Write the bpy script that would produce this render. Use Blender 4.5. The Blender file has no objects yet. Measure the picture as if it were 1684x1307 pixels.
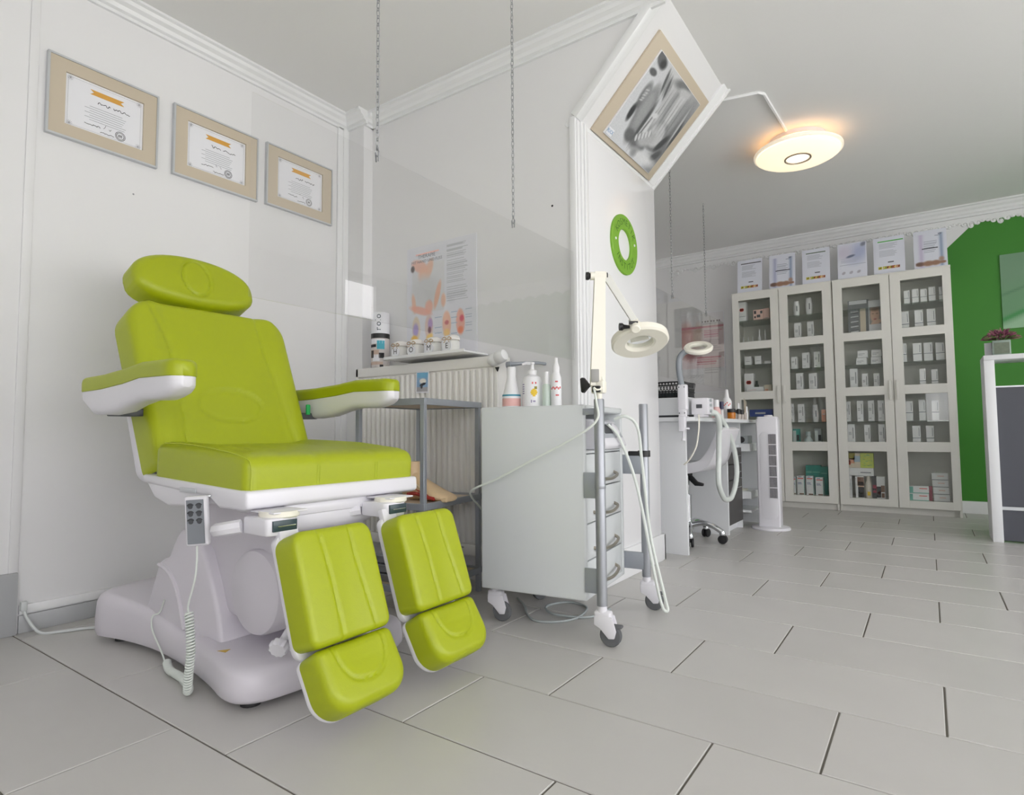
import bpy, bmesh, math, random
import numpy as np
from mathutils import Vector, Matrix

random.seed(7)
rng = np.random.default_rng(7)
SC = bpy.context.scene
COL = SC.collection
PI = math.pi

# ------------------------------------------------------------------ camera
cd = bpy.data.cameras.new('camera')
cam = bpy.data.objects.new('camera', cd)
COL.objects.link(cam)
SC.camera = cam
cd.sensor_fit = 'HORIZONTAL'; cd.sensor_width = 36.0
cd.lens = 976.3 / 1684 * 36.0
cd.clip_start = 0.02; cd.clip_end = 100
YAW, PIT, ROL = -0.6101, 0.0585, -0.0072
fw = Vector((math.sin(YAW) * math.cos(PIT), math.cos(YAW) * math.cos(PIT), math.sin(PIT)))
rt = Vector((math.cos(YAW), -math.sin(YAW), 0.0)); up = rt.cross(fw)
r2 = math.cos(ROL) * rt + math.sin(ROL) * up
u2 = -math.sin(ROL) * rt + math.cos(ROL) * up
cam.matrix_world = Matrix(((r2.x, u2.x, -fw.x, 0), (r2.y, u2.y, -fw.y, 0), (r2.z, u2.z, -fw.z, 0.6468), (0, 0, 0, 1)))

# ------------------------------------------------------------------ view + daylight
vs = SC.view_settings
vs.view_transform = 'Standard'; vs.look = 'None'; vs.gamma = 1.0; vs.use_curve_mapping = False
vs.exposure = -0.83
SC.cycles.max_bounces = 14; SC.cycles.diffuse_bounces = 7; SC.cycles.glossy_bounces = 5
SC.cycles.transparent_max_bounces = 24; SC.cycles.transmission_bounces = 8
SC.cycles.caustics_reflective = False; SC.cycles.caustics_refractive = False
SC.cycles.sample_clamp_indirect = 6.0

SKY = 11.5
w = bpy.data.worlds.new('overcast_sky'); SC.world = w; w.use_nodes = True
nt = w.node_tree; nt.nodes.clear()
o_ = nt.nodes.new('ShaderNodeOutputWorld'); b_ = nt.nodes.new('ShaderNodeBackground')
tc = nt.nodes.new('ShaderNodeTexCoord'); sx = nt.nodes.new('ShaderNodeSeparateXYZ')
rp = nt.nodes.new('ShaderNodeValToRGB')
nt.links.new(tc.outputs['Generated'], sx.inputs[0]); nt.links.new(sx.outputs['Z'], rp.inputs[0])
rp.color_ramp.elements[0].position = 0.0; rp.color_ramp.elements[0].color = (0.95, 0.92, 0.91, 1)   # street and facades
rp.color_ramp.elements[1].position = 0.06; rp.color_ramp.elements[1].color = (0.985, 0.955, 1.0, 1)   # overcast sky
nt.links.new(rp.outputs[0], b_.inputs[0]); b_.inputs[1].default_value = SKY
nt.links.new(b_.outputs[0], o_.inputs[0])

XR, YF, YB, XL = 2.6, -1.8, 5.79, -2.47
ZC, ZC2 = 2.31, 2.39            # ceiling height, front and at the back wall
# windows: (axis wall, a0, a1, z0, z1)
WIN = [('front', -0.05, 0.52, 0.74, 1.36), ('right', -1.3, 2.75, 0.35, 1.76), ('right', 3.96, 4.47, 1.84, 2.30), ('front', 0.60, 2.52, 1.00, 2.26), ('right', 3.30, 4.22, 0.02, 1.76)]  # the larger front opening is an unseen addition that brings in more front light
for k, (wl, a0, a1, z0, z1) in enumerate(WIN):      # sampling portals in the window openings
    ld = bpy.data.lights.new('window_daylight', 'AREA'); ld.shape = 'RECTANGLE'
    ld.size = a1 - a0; ld.size_y = z1 - z0
    ld.cycles.is_portal = True
    lo = bpy.data.objects.new('window_daylight', ld); COL.objects.link(lo)
    m = (a0 + a1) / 2
    if wl == 'front':
        lo.location = (m, YF - 0.02, (z0 + z1) / 2); lo.rotation_euler = (PI / 2, 0, PI)
        dirv = Vector((0, 1, 0))
    else:
        lo.location = (XR + 0.02, m, (z0 + z1) / 2); dirv = Vector((-1, 0, 0))
    lo.rotation_euler = dirv.to_track_quat('-Z', 'Z').to_euler()

# ------------------------------------------------------------------ materials
def lin(c):
    return tuple(((x / 255.0) / 12.92 if x / 255.0 <= 0.04045 else ((x / 255.0 + 0.055) / 1.055) ** 2.4) for x in c)

MATS = {}
def mat(name, rgb=(200, 200, 200), rough=0.5, metal=0.0, spec=0.5, noise=0.0, nscale=8.0, bump=0.0, bscale=200.0,
        emit=None, estr=0.0, attr=False, rnd=0.0, sub=0.0):
    if name in MATS: return MATS[name]
    m = bpy.data.materials.new(name); m.use_nodes = True
    n = m.node_tree.nodes; l = m.node_tree.links
    p = n['Principled BSDF']
    c = lin(rgb)
    p.inputs['Base Color'].default_value = (*c, 1)
    p.inputs['Roughness'].default_value = rough
    p.inputs['Metallic'].default_value = metal
    p.inputs['Specular IOR Level'].default_value = spec
    src = None
    if attr:
        a = n.new('ShaderNodeAttribute'); a.attribute_name = 'paint'; src = a.outputs['Color']
        l.new(src, p.inputs['Base Color'])
    if noise > 0 or rnd > 0:
        h = n.new('ShaderNodeHueSaturation')
        if src: l.new(src, h.inputs['Color'])
        else: h.inputs['Color'].default_value = (*c, 1)
        val = None
        if noise > 0:
            t = n.new('ShaderNodeTexCoord'); x = n.new('ShaderNodeTexNoise')
            x.inputs['Scale'].default_value = nscale; x.inputs['Detail'].default_value = 5
            l.new(t.outputs['Object'], x.inputs['Vector'])
            mr = n.new('ShaderNodeMapRange'); mr.inputs['To Min'].default_value = 1 - noise; mr.inputs['To Max'].default_value = 1 + noise
            l.new(x.outputs['Fac'], mr.inputs['Value']); val = mr.outputs[0]
        if rnd > 0:
            oi = n.new('ShaderNodeObjectInfo'); m2 = n.new('ShaderNodeMapRange')
            m2.inputs['To Min'].default_value = 1 - rnd; m2.inputs['To Max'].default_value = 1 + rnd
            l.new(oi.outputs['Random'], m2.inputs['Value'])
            if val is not None:
                mu = n.new('ShaderNodeMath'); mu.operation = 'MULTIPLY'
                l.new(val, mu.inputs[0]); l.new(m2.outputs[0], mu.inputs[1]); val = mu.outputs[0]
            else: val = m2.outputs[0]
        l.new(val, h.inputs['Value']); l.new(h.outputs[0], p.inputs['Base Color'])
    if bump > 0:
        t = n.new('ShaderNodeTexCoord'); x = n.new('ShaderNodeTexNoise'); x.inputs['Scale'].default_value = bscale
        x.inputs['Detail'].default_value = 3
        l.new(t.outputs['Object'], x.inputs['Vector'])
        bp = n.new('ShaderNodeBump'); bp.inputs['Strength'].default_value = bump; bp.inputs['Distance'].default_value = 0.002
        l.new(x.outputs['Fac'], bp.inputs['Height']); l.new(bp.outputs[0], p.inputs['Normal'])
    if emit:
        p.inputs['Emission Color'].default_value = (*lin(emit), 1); p.inputs['Emission Strength'].default_value = estr
    MATS[name] = m
    return m

def glass_mat(name, tint=(250, 252, 250), ior=1.5, rough=0.0):
    """thin clear sheet: passes light straight through, mirrors more at grazing angles (Schlick)"""
    if name in MATS: return MATS[name]
    m = bpy.data.materials.new(name); m.use_nodes = True
    n = m.node_tree.nodes; l = m.node_tree.links; n.clear()
    o = n.new('ShaderNodeOutputMaterial'); mx = n.new('ShaderNodeMixShader'); lw = n.new('ShaderNodeLayerWeight')
    lw.inputs['Blend'].default_value = 0.5
    pw = n.new('ShaderNodeMath'); pw.operation = 'POWER'; pw.inputs[1].default_value = 5.0
    f0 = ((ior - 1) / (ior + 1)) ** 2
    ma = n.new('ShaderNodeMath'); ma.operation = 'MULTIPLY_ADD'; ma.inputs[1].default_value = 1 - f0; ma.inputs[2].default_value = f0
    t = n.new('ShaderNodeBsdfTransparent'); g = n.new('ShaderNodeBsdfGlossy')
    t.inputs['Color'].default_value = (*lin(tint), 1); g.inputs['Roughness'].default_value = rough
    l.new(lw.outputs['Facing'], pw.inputs[0]); l.new(pw.outputs[0], ma.inputs[0]); l.new(ma.outputs[0], mx.inputs[0])
    l.new(t.outputs[0], mx.inputs[1]); l.new(g.outputs[0], mx.inputs[2]); l.new(mx.outputs[0], o.inputs[0])
    MATS[name] = m
    return m

WALL = mat('white_wall_paint', (229, 229, 230), 0.6, bump=0.05, bscale=60, noise=0.012, nscale=2)
CHAINM = mat('chain_metal', (150, 152, 154), 0.35, metal=0.6)
PANELG = mat('glossy_white_panel', (231, 231, 233), 0.16)
TRIMW = mat('white_gloss_trim', (234, 235, 236), 0.35)
CEIL = mat('ceiling_paint', (234, 234, 233), 0.8, bump=0.08, bscale=40)
TILE = mat('pale_grey_floor_tile', (194, 192, 189), 0.33, noise=0.05, nscale=5, bump=0.05, bscale=90, rnd=0.025)
SKIRT = mat('grey_skirting_tile', (176, 178, 180), 0.35, noise=0.05, nscale=9)
GROUT = mat('dark_grout', (112, 108, 100), 0.9)
LIME = mat('lime_leatherette', (160, 172, 10), 0.42, bump=0.12, bscale=420, noise=0.015, nscale=6)
LIMEP = mat('lime_piping', (174, 186, 44), 0.45)
WPLAST = mat('white_plastic', (224, 223, 228), 0.32)
LILAC = mat('lilac_white_cover', (212, 208, 215), 0.35)
WCAB = mat('white_cabinet_laminate', (226, 225, 219), 0.4)
WLAM = mat('white_laminate', (226, 228, 230), 0.4)
CARTG = mat('light_grey_cart', (208, 212, 213), 0.4)
STEEL = mat('grey_painted_steel', (160, 165, 172), 0.38, metal=0.35)
ALU = mat('satin_aluminium', (160, 163, 168), 0.42, metal=0.6)
CHROME = mat('chrome', (220, 222, 225), 0.08, metal=1.0)
BLACK = mat('black_plastic', (28, 28, 30), 0.45)
DGREY = mat('dark_grey', (70, 72, 76), 0.5)
RUBBER = mat('grey_rubber', (96, 98, 100), 0.7)
CREAM = mat('cream_enamel', (238, 235, 222), 0.35)
RADW = mat('radiator_enamel', (233, 232, 228), 0.3)
BEIGE = mat('beige_frame', (196, 184, 164), 0.55)
SILVER = mat('silver_frame_edge', (200, 203, 206), 0.3, metal=0.4)
PAPER = mat('paper', (232, 233, 238), 0.6)
INK = mat('black_ink', (40, 40, 44), 0.7)
INKG = mat('grey_ink', (140, 142, 148), 0.7)
GOLD = mat('gold_ribbon', (214, 160, 72), 0.5)
PAINT = mat('printed_picture', (255, 255, 255), 0.5, attr=True)
GREENW = mat('green_wall_paint', (58, 130, 38), 0.6, noise=0.03, nscale=3)
GRING = mat('lime_sign', (120, 170, 46), 0.5)
GRINGD = mat('engraved_green', (58, 104, 16), 0.6)
ANTH = mat('anthracite_panel', (74, 76, 84), 0.55)
ACRYL = glass_mat('clear_acrylic', (254, 254, 254), 1.48)
GLASS = glass_mat('clear_glass', (252, 253, 252), 1.5)
TEAL = mat('teal_plastic', (70, 158, 148), 0.5)

# ------------------------------------------------------------------ mesh helpers
def NB(): return bmesh.new()

def bx(bm, x0, x1, y0, y1, z0, z1, bev=0.0, segs=2, mi=0, M=None):
    """box, optionally bevelled"""
    t = bmesh.new() if bev > 0 else bm
    vs_ = [t.verts.new((x, y, z)) for z in (z0, z1) for y in (y0, y1) for x in (x0, x1)]
    fs = [t.faces.new([vs_[i] for i in q]) for q in ((0, 2, 3, 1), (4, 5, 7, 6), (0, 1, 5, 4), (2, 6, 7, 3), (0, 4, 6, 2), (1, 3, 7, 5))]
    for f in fs: f.material_index = mi
    if bev > 0:
        bmesh.ops.bevel(t, geom=t.edges[:], offset=bev, segments=segs, profile=0.5, affect='EDGES')
        for f in t.faces: f.material_index = mi
        if M is not None: t.transform(M)
        me = bpy.data.meshes.new('tmp'); t.to_mesh(me); t.free(); bm.from_mesh(me); bpy.data.meshes.remove(me)
    elif M is not None:
        for v in vs_: v.co = M @ v.co
    return bm

def prism(bm, pts, h0, h1, axis='y', bev=0.0, segs=2, mi=0, M=None):
    """polygon pts (2D) extruded along an axis: 'y' -> pts are (x,z); 'z' -> (x,y); 'x' -> (y,z)"""
    def P(p, h):
        return (p[0], h, p[1]) if axis == 'y' else (p[0], p[1], h) if axis == 'z' else (h, p[0], p[1])
    t = bmesh.new()
    a = [t.verts.new(P(p, h0)) for p in pts]; b = [t.verts.new(P(p, h1)) for p in pts]
    n = len(pts)
    t.faces.new(a); t.faces.new(b[::-1])
    for i in range(n): t.faces.new((a[i], b[i], b[(i + 1) % n], a[(i + 1) % n]))
    bmesh.ops.recalc_face_normals(t, faces=t.faces[:])
    if bev > 0:
        ed = [e for e in t.edges if len(e.link_faces) == 2 and e.calc_face_angle(0) > 0.6]
        bmesh.ops.bevel(t, geom=ed, offset=bev, segments=segs, profile=0.5, affect='EDGES', clamp_overlap=True)
    for f in t.faces: f.material_index = mi
    if M is not None: t.transform(M)
    me = bpy.data.meshes.new('tmp'); t.to_mesh(me); t.free(); bm.from_mesh(me); bpy.data.meshes.remove(me)
    return bm

def tube(bm, path, r, n=8, mi=0, cap=True, closed=False):
    """tube along a path; r a number or a list"""
    P = [Vector(p) for p in path]; N = len(P)
    rr = r if isinstance(r, (list, tuple)) else [r] * N
    T = []
    for i in range(N):
        if closed: d = P[(i + 1) % N] - P[i - 1]
        else: d = P[min(i + 1, N - 1)] - P[max(i - 1, 0)]
        T.append(d.normalized() if d.length > 1e-9 else Vector((0, 0, 1)))
    ref = Vector((0, 0, 1)) if abs(T[0].z) < 0.9 else Vector((1, 0, 0))
    u = T[0].cross(ref).normalized()
    rings = []
    for i in range(N):
        u = (u - T[i] * u.dot(T[i]))
        u = u.normalized() if u.length > 1e-6 else T[i].orthogonal().normalized()
        v = T[i].cross(u)
        rings.append([bm.verts.new(P[i] + (u * math.cos(2 * PI * k / n) + v * math.sin(2 * PI * k / n)) * rr[i]) for k in range(n)])
    M_ = N if closed else N - 1
    for i in range(M_):
        a, b = rings[i], rings[(i + 1) % N]
        for k in range(n):
            f = bm.faces.new((a[k], a[(k + 1) % n], b[(k + 1) % n], b[k])); f.material_index = mi
    if cap and not closed:
        f = bm.faces.new(rings[0][::-1]); f.material_index = mi
        f = bm.faces.new(rings[-1]); f.material_index = mi
    return bm

def lathe(bm, prof, n=24, M=None, mi=0, x=0, y=0, z=0, cap=True):
    """profile [(r,z)] spun round z at (x,y,z)"""
    rings = []
    for r, h in prof:
        if r < 1e-6: rings.append([bm.verts.new((x, y, z + h))])
        else: rings.append([bm.verts.new((x + r * math.cos(2 * PI * k / n), y + r * math.sin(2 * PI * k / n), z + h)) for k in range(n)])
    fs = []
    for a, b in zip(rings, rings[1:]):
        for k in range(n):
            k2 = (k + 1) % n
            q = [a[k % len(a)], a[k2 % len(a)], b[k2 % len(b)], b[k % len(b)]]
            q2 = []
            for v in q:
                if v not in q2: q2.append(v)
            if len(q2) >= 3: fs.append(bm.faces.new(q2))
    if cap:
        for rg, rev in ((rings[0], True), (rings[-1], False)):
            if len(rg) > 2: fs.append(bm.faces.new(rg[::-1] if rev else rg))
    for f in fs: f.material_index = mi
    if M is not None:
        for rg in rings:
            for v in rg: v.co = M @ v.co
    return bm

def smooth_path(pts, k=6, closed=False):
    """Catmull-Rom through pts"""
    P = [np.array(p, float) for p in pts]; n = len(P); out = []
    rng_ = range(n if closed else n - 1)
    for i in rng_:
        if closed: p0, p1, p2, p3 = P[i - 1], P[i], P[(i + 1) % n], P[(i + 2) % n]
        else: p0, p1, p2, p3 = P[max(i - 1, 0)], P[i], P[i + 1], P[min(i + 2, n - 1)]
        for j in range(k):
            t = j / k
            out.append(0.5 * ((2 * p1) + (-p0 + p2) * t + (2 * p0 - 5 * p1 + 4 * p2 - p3) * t * t + (-p0 + 3 * p1 - 3 * p2 + p3) * t ** 3))
    if not closed: out.append(P[-1])
    return [tuple(p) for p in out]

def rrect(u0, u1, v0, v1, r, n=6):
    """rounded rectangle outline, r number or 4 radii (bl, br, tr, tl)"""
    rs = r if isinstance(r, (list, tuple)) else [r] * 4
    cs = ((u0 + rs[0], v0 + rs[0], PI), (u1 - rs[1], v0 + rs[1], 1.5 * PI), (u1 - rs[2], v1 - rs[2], 0), (u0 + rs[3], v1 - rs[3], 0.5 * PI))
    out = []
    for (cu, cv, a0), q in zip(cs, rs):
        for i in range(n + 1):
            a = a0 + i / n * PI / 2
            out.append((cu + q * math.cos(a), cv + q * math.sin(a)))
    return out

def seg_dist(P, A, B):
    """distance of points P (n,2) to segments A->B (m,2)"""
    d = B - A; L = (d * d).sum(1) + 1e-12
    t = np.clip(((P[:, None, :] - A[None]) * d[None]).sum(2) / L[None], 0, 1)
    q = A[None] + t[..., None] * d[None]
    return np.sqrt(((P[:, None, :] - q) ** 2).sum(2)).min(1)

def pad(bm, outline, depth, r, O, U, V, N, dome=0.0, grooves=(), nu=56, nv=56, extra=None, mi=0):
    """upholstered pad: convex outline in (u,v), rounded front at +N, flat back at O plane"""
    o = np.array(outline, float)
    A, B = o, np.roll(o, -1, 0)
    vmin, vmax = o[:, 1].min(), o[:, 1].max()
    def cl(n):
        s = np.linspace(-1, 1, n + 1); return (np.sign(s) * (1 - (1 - np.abs(s)) ** 1.35) + 1) / 2
    vv = vmin + (vmax - vmin) * cl(nv)
    ss = cl(nu)
    G = np.zeros((nv + 1, nu + 1, 2))
    for i, v in enumerate(vv):
        vq = min(max(v, vmin + 1e-5), vmax - 1e-5)
        xs = []
        for (a, b) in zip(A, B):
            if (a[1] - vq) * (b[1] - vq) <= 0 and abs(a[1] - b[1]) > 1e-9:
                t = (vq - a[1]) / (b[1] - a[1]); xs.append(a[0] + t * (b[0] - a[0]))
        L, R = min(xs), max(xs)
        G[i, :, 0] = L + (R - L) * ss; G[i, :, 1] = v
    P = G.reshape(-1, 2)
    d = seg_dist(P, A, B)
    d[d < 2e-4] = 0
    q = np.clip(d / r, 0, 1)
    h = depth - r + r * np.sqrt(np.clip(1 - (1 - q) ** 2, 0, 1))
    cu, cv = (o[:, 0].min() + o[:, 0].max()) / 2, (vmin + vmax) / 2
    du, dv = (o[:, 0].max() - o[:, 0].min()) / 2, (vmax - vmin) / 2
    e = np.clip(1 - ((P[:, 0] - cu) / du) ** 2, 0, 1) * np.clip(1 - ((P[:, 1] - cv) / dv) ** 2, 0, 1)
    h = h + dome * np.sqrt(e)
    for line, wid, dep in grooves:
        Lp = np.array(line, float)
        gd = seg_dist(P, Lp[:-1], Lp[1:])
        h = h - dep * np.exp(-(gd / wid) ** 2) * np.clip(d / 0.004, 0, 1)
    if extra is not None: h = h + extra(P[:, 0], P[:, 1], d)
    O, U, V, N = (np.array(x, float) for x in (O, U, V, N))
    W = O + P[:, :1] * U + P[:, 1:] * V + h[:, None] * N
    W0 = O + P[:, :1] * U + P[:, 1:] * V
    t = bmesh.new()
    vt = [t.verts.new(p) for p in W]
    idx = lambda i, j: i * (nu + 1) + j
    for i in range(nv):
        for j in range(nu):
            t.faces.new((vt[idx(i, j)], vt[idx(i, j + 1)], vt[idx(i + 1, j + 1)], vt[idx(i + 1, j)]))
    loop = [idx(0, j) for j in range(nu)] + [idx(i, nu) for i in range(nv)] + [idx(nv, j) for j in range(nu, 0, -1)] + [idx(i, 0) for i in range(nv, 0, -1)]
    vb = [t.verts.new(W0[k]) for k in loop]
    m = len(loop)
    for i in range(m): t.faces.new((vt[loop[i]], vb[i], vb[(i + 1) % m], vt[loop[(i + 1) % m]]))
    t.faces.new(vb)
    bmesh.ops.remove_doubles(t, verts=t.verts[:], dist=2e-4)
    bmesh.ops.recalc_face_normals(t, faces=t.faces[:])
    for f in t.faces: f.material_index = mi
    me = bpy.data.meshes.new('tmp'); t.to_mesh(me); t.free(); bm.from_mesh(me); bpy.data.meshes.remove(me)
    return bm

def loft(bm, rings, mi=0, cap0=True, cap1=True):
    R = [[bm.verts.new(p) for p in ring] for ring in rings]
    n = len(R[0])
    fs = []
    for a, b in zip(R, R[1:]):
        for k in range(n): fs.append(bm.faces.new((a[k], a[(k + 1) % n], b[(k + 1) % n], b[k])))
    if cap0: fs.append(bm.faces.new(R[0][::-1]))
    if cap1: fs.append(bm.faces.new(R[-1]))
    for f in fs: f.material_index = mi
    return bm

# ------------------------------------------------------------------ object helpers (all meshes are given in world coordinates)
def origin_of(o):
    v = Vector((0, 0, 0))
    while o is not None:
        v = v + o.location; o = o.parent
    return v

def obj(name, bm, m, parent=None, ang=38, kind=None, label=None, recalc=False):
    if recalc: bmesh.ops.recalc_face_normals(bm, faces=bm.faces[:])
    if parent is not None: off = origin_of(parent); loc = Vector((0, 0, 0))
    else:
        xs = [v.co for v in bm.verts]
        lo = Vector([min(c[i] for c in xs) for i in range(3)]); hi = Vector([max(c[i] for c in xs) for i in range(3)])
        off = Vector(((lo.x + hi.x) / 2, (lo.y + hi.y) / 2, lo.z)); loc = off
    bm.transform(Matrix.Translation(-off))
    me = bpy.data.meshes.new(name); bm.to_mesh(me); bm.free()
    for mm in (m if isinstance(m, (list, tuple)) else [m]): me.materials.append(mm)
    if ang:
        me.shade_smooth(); me.set_sharp_from_angle(angle=math.radians(ang))
    o = bpy.data.objects.new(name, me); COL.objects.link(o)
    o.location = loc
    if parent is not None: o.parent = parent
    if kind is None and name in ('lettering', 'small_print', 'label_print', 'label_art'): kind = 'stuff'
    if kind: o['kind'] = kind
    if label: o['label'] = label
    return o

def tag(o, label, cat, group=None):
    o['label'] = label; o['category'] = cat
    if group: o['group'] = group
    return o

def thing(name, loc, label, cat, group=None):
    o = bpy.data.objects.new(name, None); COL.objects.link(o); o.location = loc
    o.empty_display_size = 0.05
    return tag(o, label, cat, group)

def struct(name, bm, m, parent=None, ang=38, **k):
    return obj(name, bm, m, parent, ang, kind='structure' if parent is None else None, **k)

def dup(root, delta, label=None):
    r = root.copy(); COL.objects.link(r); r.location = root.location + Vector(delta)
    if label: r['label'] = label
    for ch in root.children:
        c = ch.copy(); COL.objects.link(c); c.parent = r
        for g in ch.children:
            d = g.copy(); COL.objects.link(d); d.parent = c
    return r

def part_copy(src, delta):
    c = src.copy(); COL.objects.link(c); c.parent = src.parent; c.location = src.location + Vector(delta)
    return c

def frameM(O, U, V):
    """matrix mapping (u,v,n) to world for a plane"""
    U = Vector(U).normalized(); V = Vector(V).normalized(); N = U.cross(V)
    return Matrix(((U.x, V.x, N.x, O[0]), (U.y, V.y, N.y, O[1]), (U.z, V.z, N.z, O[2]), (0, 0, 0, 1)))

def quad(bm, M, u0, u1, v0, v1, n=0.0006, mi=0):
    f = bm.faces.new([bm.verts.new(M @ Vector(p)) for p in ((u0, v0, n), (u1, v0, n), (u1, v1, n), (u0, v1, n))]); f.material_index = mi

def text_bm(bm, s, size, M, align='CENTER', n=0.0007, mi=0, ext=0.0):
    c = bpy.data.curves.new('txt', 'FONT'); c.body = s; c.size = size; c.align_x = align; c.align_y = 'CENTER'
    c.resolution_u = 3; c.extrude = ext
    o = bpy.data.objects.new('txt', c); COL.objects.link(o)
    dg = bpy.context.evaluated_depsgraph_get(); dg.update()
    me = bpy.data.meshes.new_from_object(o.evaluated_get(dg))
    me.transform(M @ Matrix.Translation((0, 0, n)))
    k = len(bm.faces)
    bm.from_mesh(me); bm.faces.ensure_lookup_table()
    for f in bm.faces[k:]: f.material_index = mi
    bpy.data.objects.remove(o); bpy.data.curves.remove(c); bpy.data.meshes.remove(me)
    return bm

def paint(name, M, u0, u1, v0, v1, nx, ny, fn, parent, n=0.0008, m=None, label=None):
    """flat print: a grid whose colours come from fn(s,t) -> (N,3) sRGB 0..255, s,t in 0..1 from lower left"""
    s = np.repeat((np.arange(nx) + 0.5) / nx, 1); t = (np.arange(ny) + 0.5) / ny
    S, T = np.meshgrid(s, t)
    C = np.clip(fn(S.ravel(), T.ravel()), 0, 255) / 255.0
    C = np.where(C <= 0.04045, C / 12.92, ((C + 0.055) / 1.055) ** 2.4)
    off = origin_of(parent)
    verts = []
    for j in range(ny + 1):
        for i in range(nx + 1):
            verts.append(tuple(M @ Vector((u0 + (u1 - u0) * i / nx, v0 + (v1 - v0) * j / ny, n)) - off))
    faces = [(j * (nx + 1) + i, j * (nx + 1) + i + 1, (j + 1) * (nx + 1) + i + 1, (j + 1) * (nx + 1) + i) for j in range(ny) for i in range(nx)]
    me = bpy.data.meshes.new(name); me.from_pydata(verts, [], faces)
    at = me.color_attributes.new('paint', 'FLOAT_COLOR', 'CORNER')
    cc = np.repeat(np.concatenate([C, np.ones((len(C), 1))], 1), 4, axis=0).astype(np.float32)
    at.data.foreach_set('color', cc.ravel())
    me.materials.append(m or PAINT)
    o = bpy.data.objects.new(name, me); COL.objects.link(o); o.parent = parent
    if label: o['label'] = label
    return o

def blend(C, mask, col):
    mask = np.clip(mask, 0, 1)[:, None]
    return C * (1 - mask) + np.array(col, float)[None] * mask
def ell(s, t, cs, ct, rs, rt, a=0.0, soft=0.15):
    x, y = s - cs, t - ct
    x, y = x * math.cos(a) + y * math.sin(a), -x * math.sin(a) + y * math.cos(a)
    q = np.sqrt((x / rs) ** 2 + (y / rt) ** 2)
    return np.clip((1 + soft - q) / (2 * soft), 0, 1)
def rect(s, t, s0, s1, t0, t1):
    return ((s >= s0) & (s <= s1) & (t >= t0) & (t <= t1)).astype(float)
def lines(s, t, s0, s1, t0, t1, n, duty=0.5, seed=0):
    """rows of body text"""
    k = np.floor((t1 - t) / (t1 - t0) * n)
    ph = (t1 - t) / (t1 - t0) * n - k
    rr = np.random.default_rng(seed).uniform(0.72, 1.0, n + 2)
    end = s0 + (s1 - s0) * rr[np.clip(k, 0, n).astype(int)]
    return rect(s, t, s0, s1, t0, t1) * (ph < duty) * (s < end)
# ================================================================== THE ROOM
# floor: grout bed with every tile a piece of its own
fb = NB(); bx(fb, XL - 0.1, XR + 0.1, YF - 0.1, YB + 0.1, -0.06, -0.003)
floor = struct('floor', fb, GROUT)
NET = bpy.data.materials.new('net_curtain'); NET.use_nodes = True
_n = NET.node_tree.nodes; _l = NET.node_tree.links; _n.clear()
_o = _n.new('ShaderNodeOutputMaterial'); _m = _n.new('ShaderNodeMixShader'); _m.inputs[0].default_value = 0.40
_a = _n.new('ShaderNodeBsdfTransparent'); _b = _n.new('ShaderNodeBsdfTranslucent'); _b.inputs[0].default_value = (0.85, 0.87, 0.9, 1)
_l.new(_a.outputs[0], _m.inputs[1]); _l.new(_b.outputs[0], _m.inputs[2]); _l.new(_m.outputs[0], _o.inputs[0])
TY0, TX0 = 1.2816, -0.7923
TL, TW, J = 0.6, 0.3, 0.0045
def tile_mesh(lx, ly):
    t = NB(); h = 0.0015
    a = [t.verts.new(p) for p in ((0, 0, -0.008), (lx, 0, -0.008), (lx, ly, -0.008), (0, ly, -0.008))]
    b = [t.verts.new(p) for p in ((0, 0, -h), (lx, 0, -h), (lx, ly, -h), (0, ly, -h))]
    c = [t.verts.new(p) for p in ((h, h, 0), (lx - h, h, 0), (lx - h, ly - h, 0), (h, ly - h, 0))]
    for q, r_ in ((a, b), (b, c)):
        for k in range(4): t.faces.new((q[k], q[(k + 1) % 4], r_[(k + 1) % 4], r_[k]))
    t.faces.new(c)
    me = bpy.data.meshes.new('tile'); t.to_mesh(me); t.free(); me.materials.append(TILE)
    return me
full = tile_mesh(TL - J, TW - J)
foff = floor.location
for k in range(-11, 16):
    y0, y1 = TY0 + k * TW, TY0 + (k + 1) * TW
    for n in range(-12, 12):
        x0 = TX0 + k * 0.2 + n * TL; x1 = x0 + TL
        a0, a1, c0, c1 = max(x0 + J / 2, XL), min(x1 - J / 2, XR), max(y0 + J / 2, YF), min(y1 - J / 2, YB)
        if a1 - a0 < 0.02 or c1 - c0 < 0.02: continue
        if a1 < -1.13 and c0 > 2.08 and c1 < 2.92: continue        # under the thick middle wall
        me = full if (abs(a1 - a0 - TL + J) < 1e-6 and abs(c1 - c0 - TW + J) < 1e-6) else tile_mesh(a1 - a0, c1 - c0)
        o = bpy.data.objects.new('tile', me); COL.objects.link(o); o.parent = floor
        o.location = Vector((a0, c0, 0)) - foff

# ceiling (rises a little towards the back wall)
cb = NB()
prism(cb, [(YF - 0.1, ZC), (2.92, ZC), (YB + 0.1, ZC2), (YB + 0.1, ZC2 + 0.12), (YF - 0.1, ZC2 + 0.12)], XL - 0.1, XR + 0.1, 'x')
struct('ceiling', cb, CEIL)
def zc(y): return ZC if y < 2.92 else ZC + (ZC2 - ZC) * (y - 2.92) / (YB - 2.92)

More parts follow.
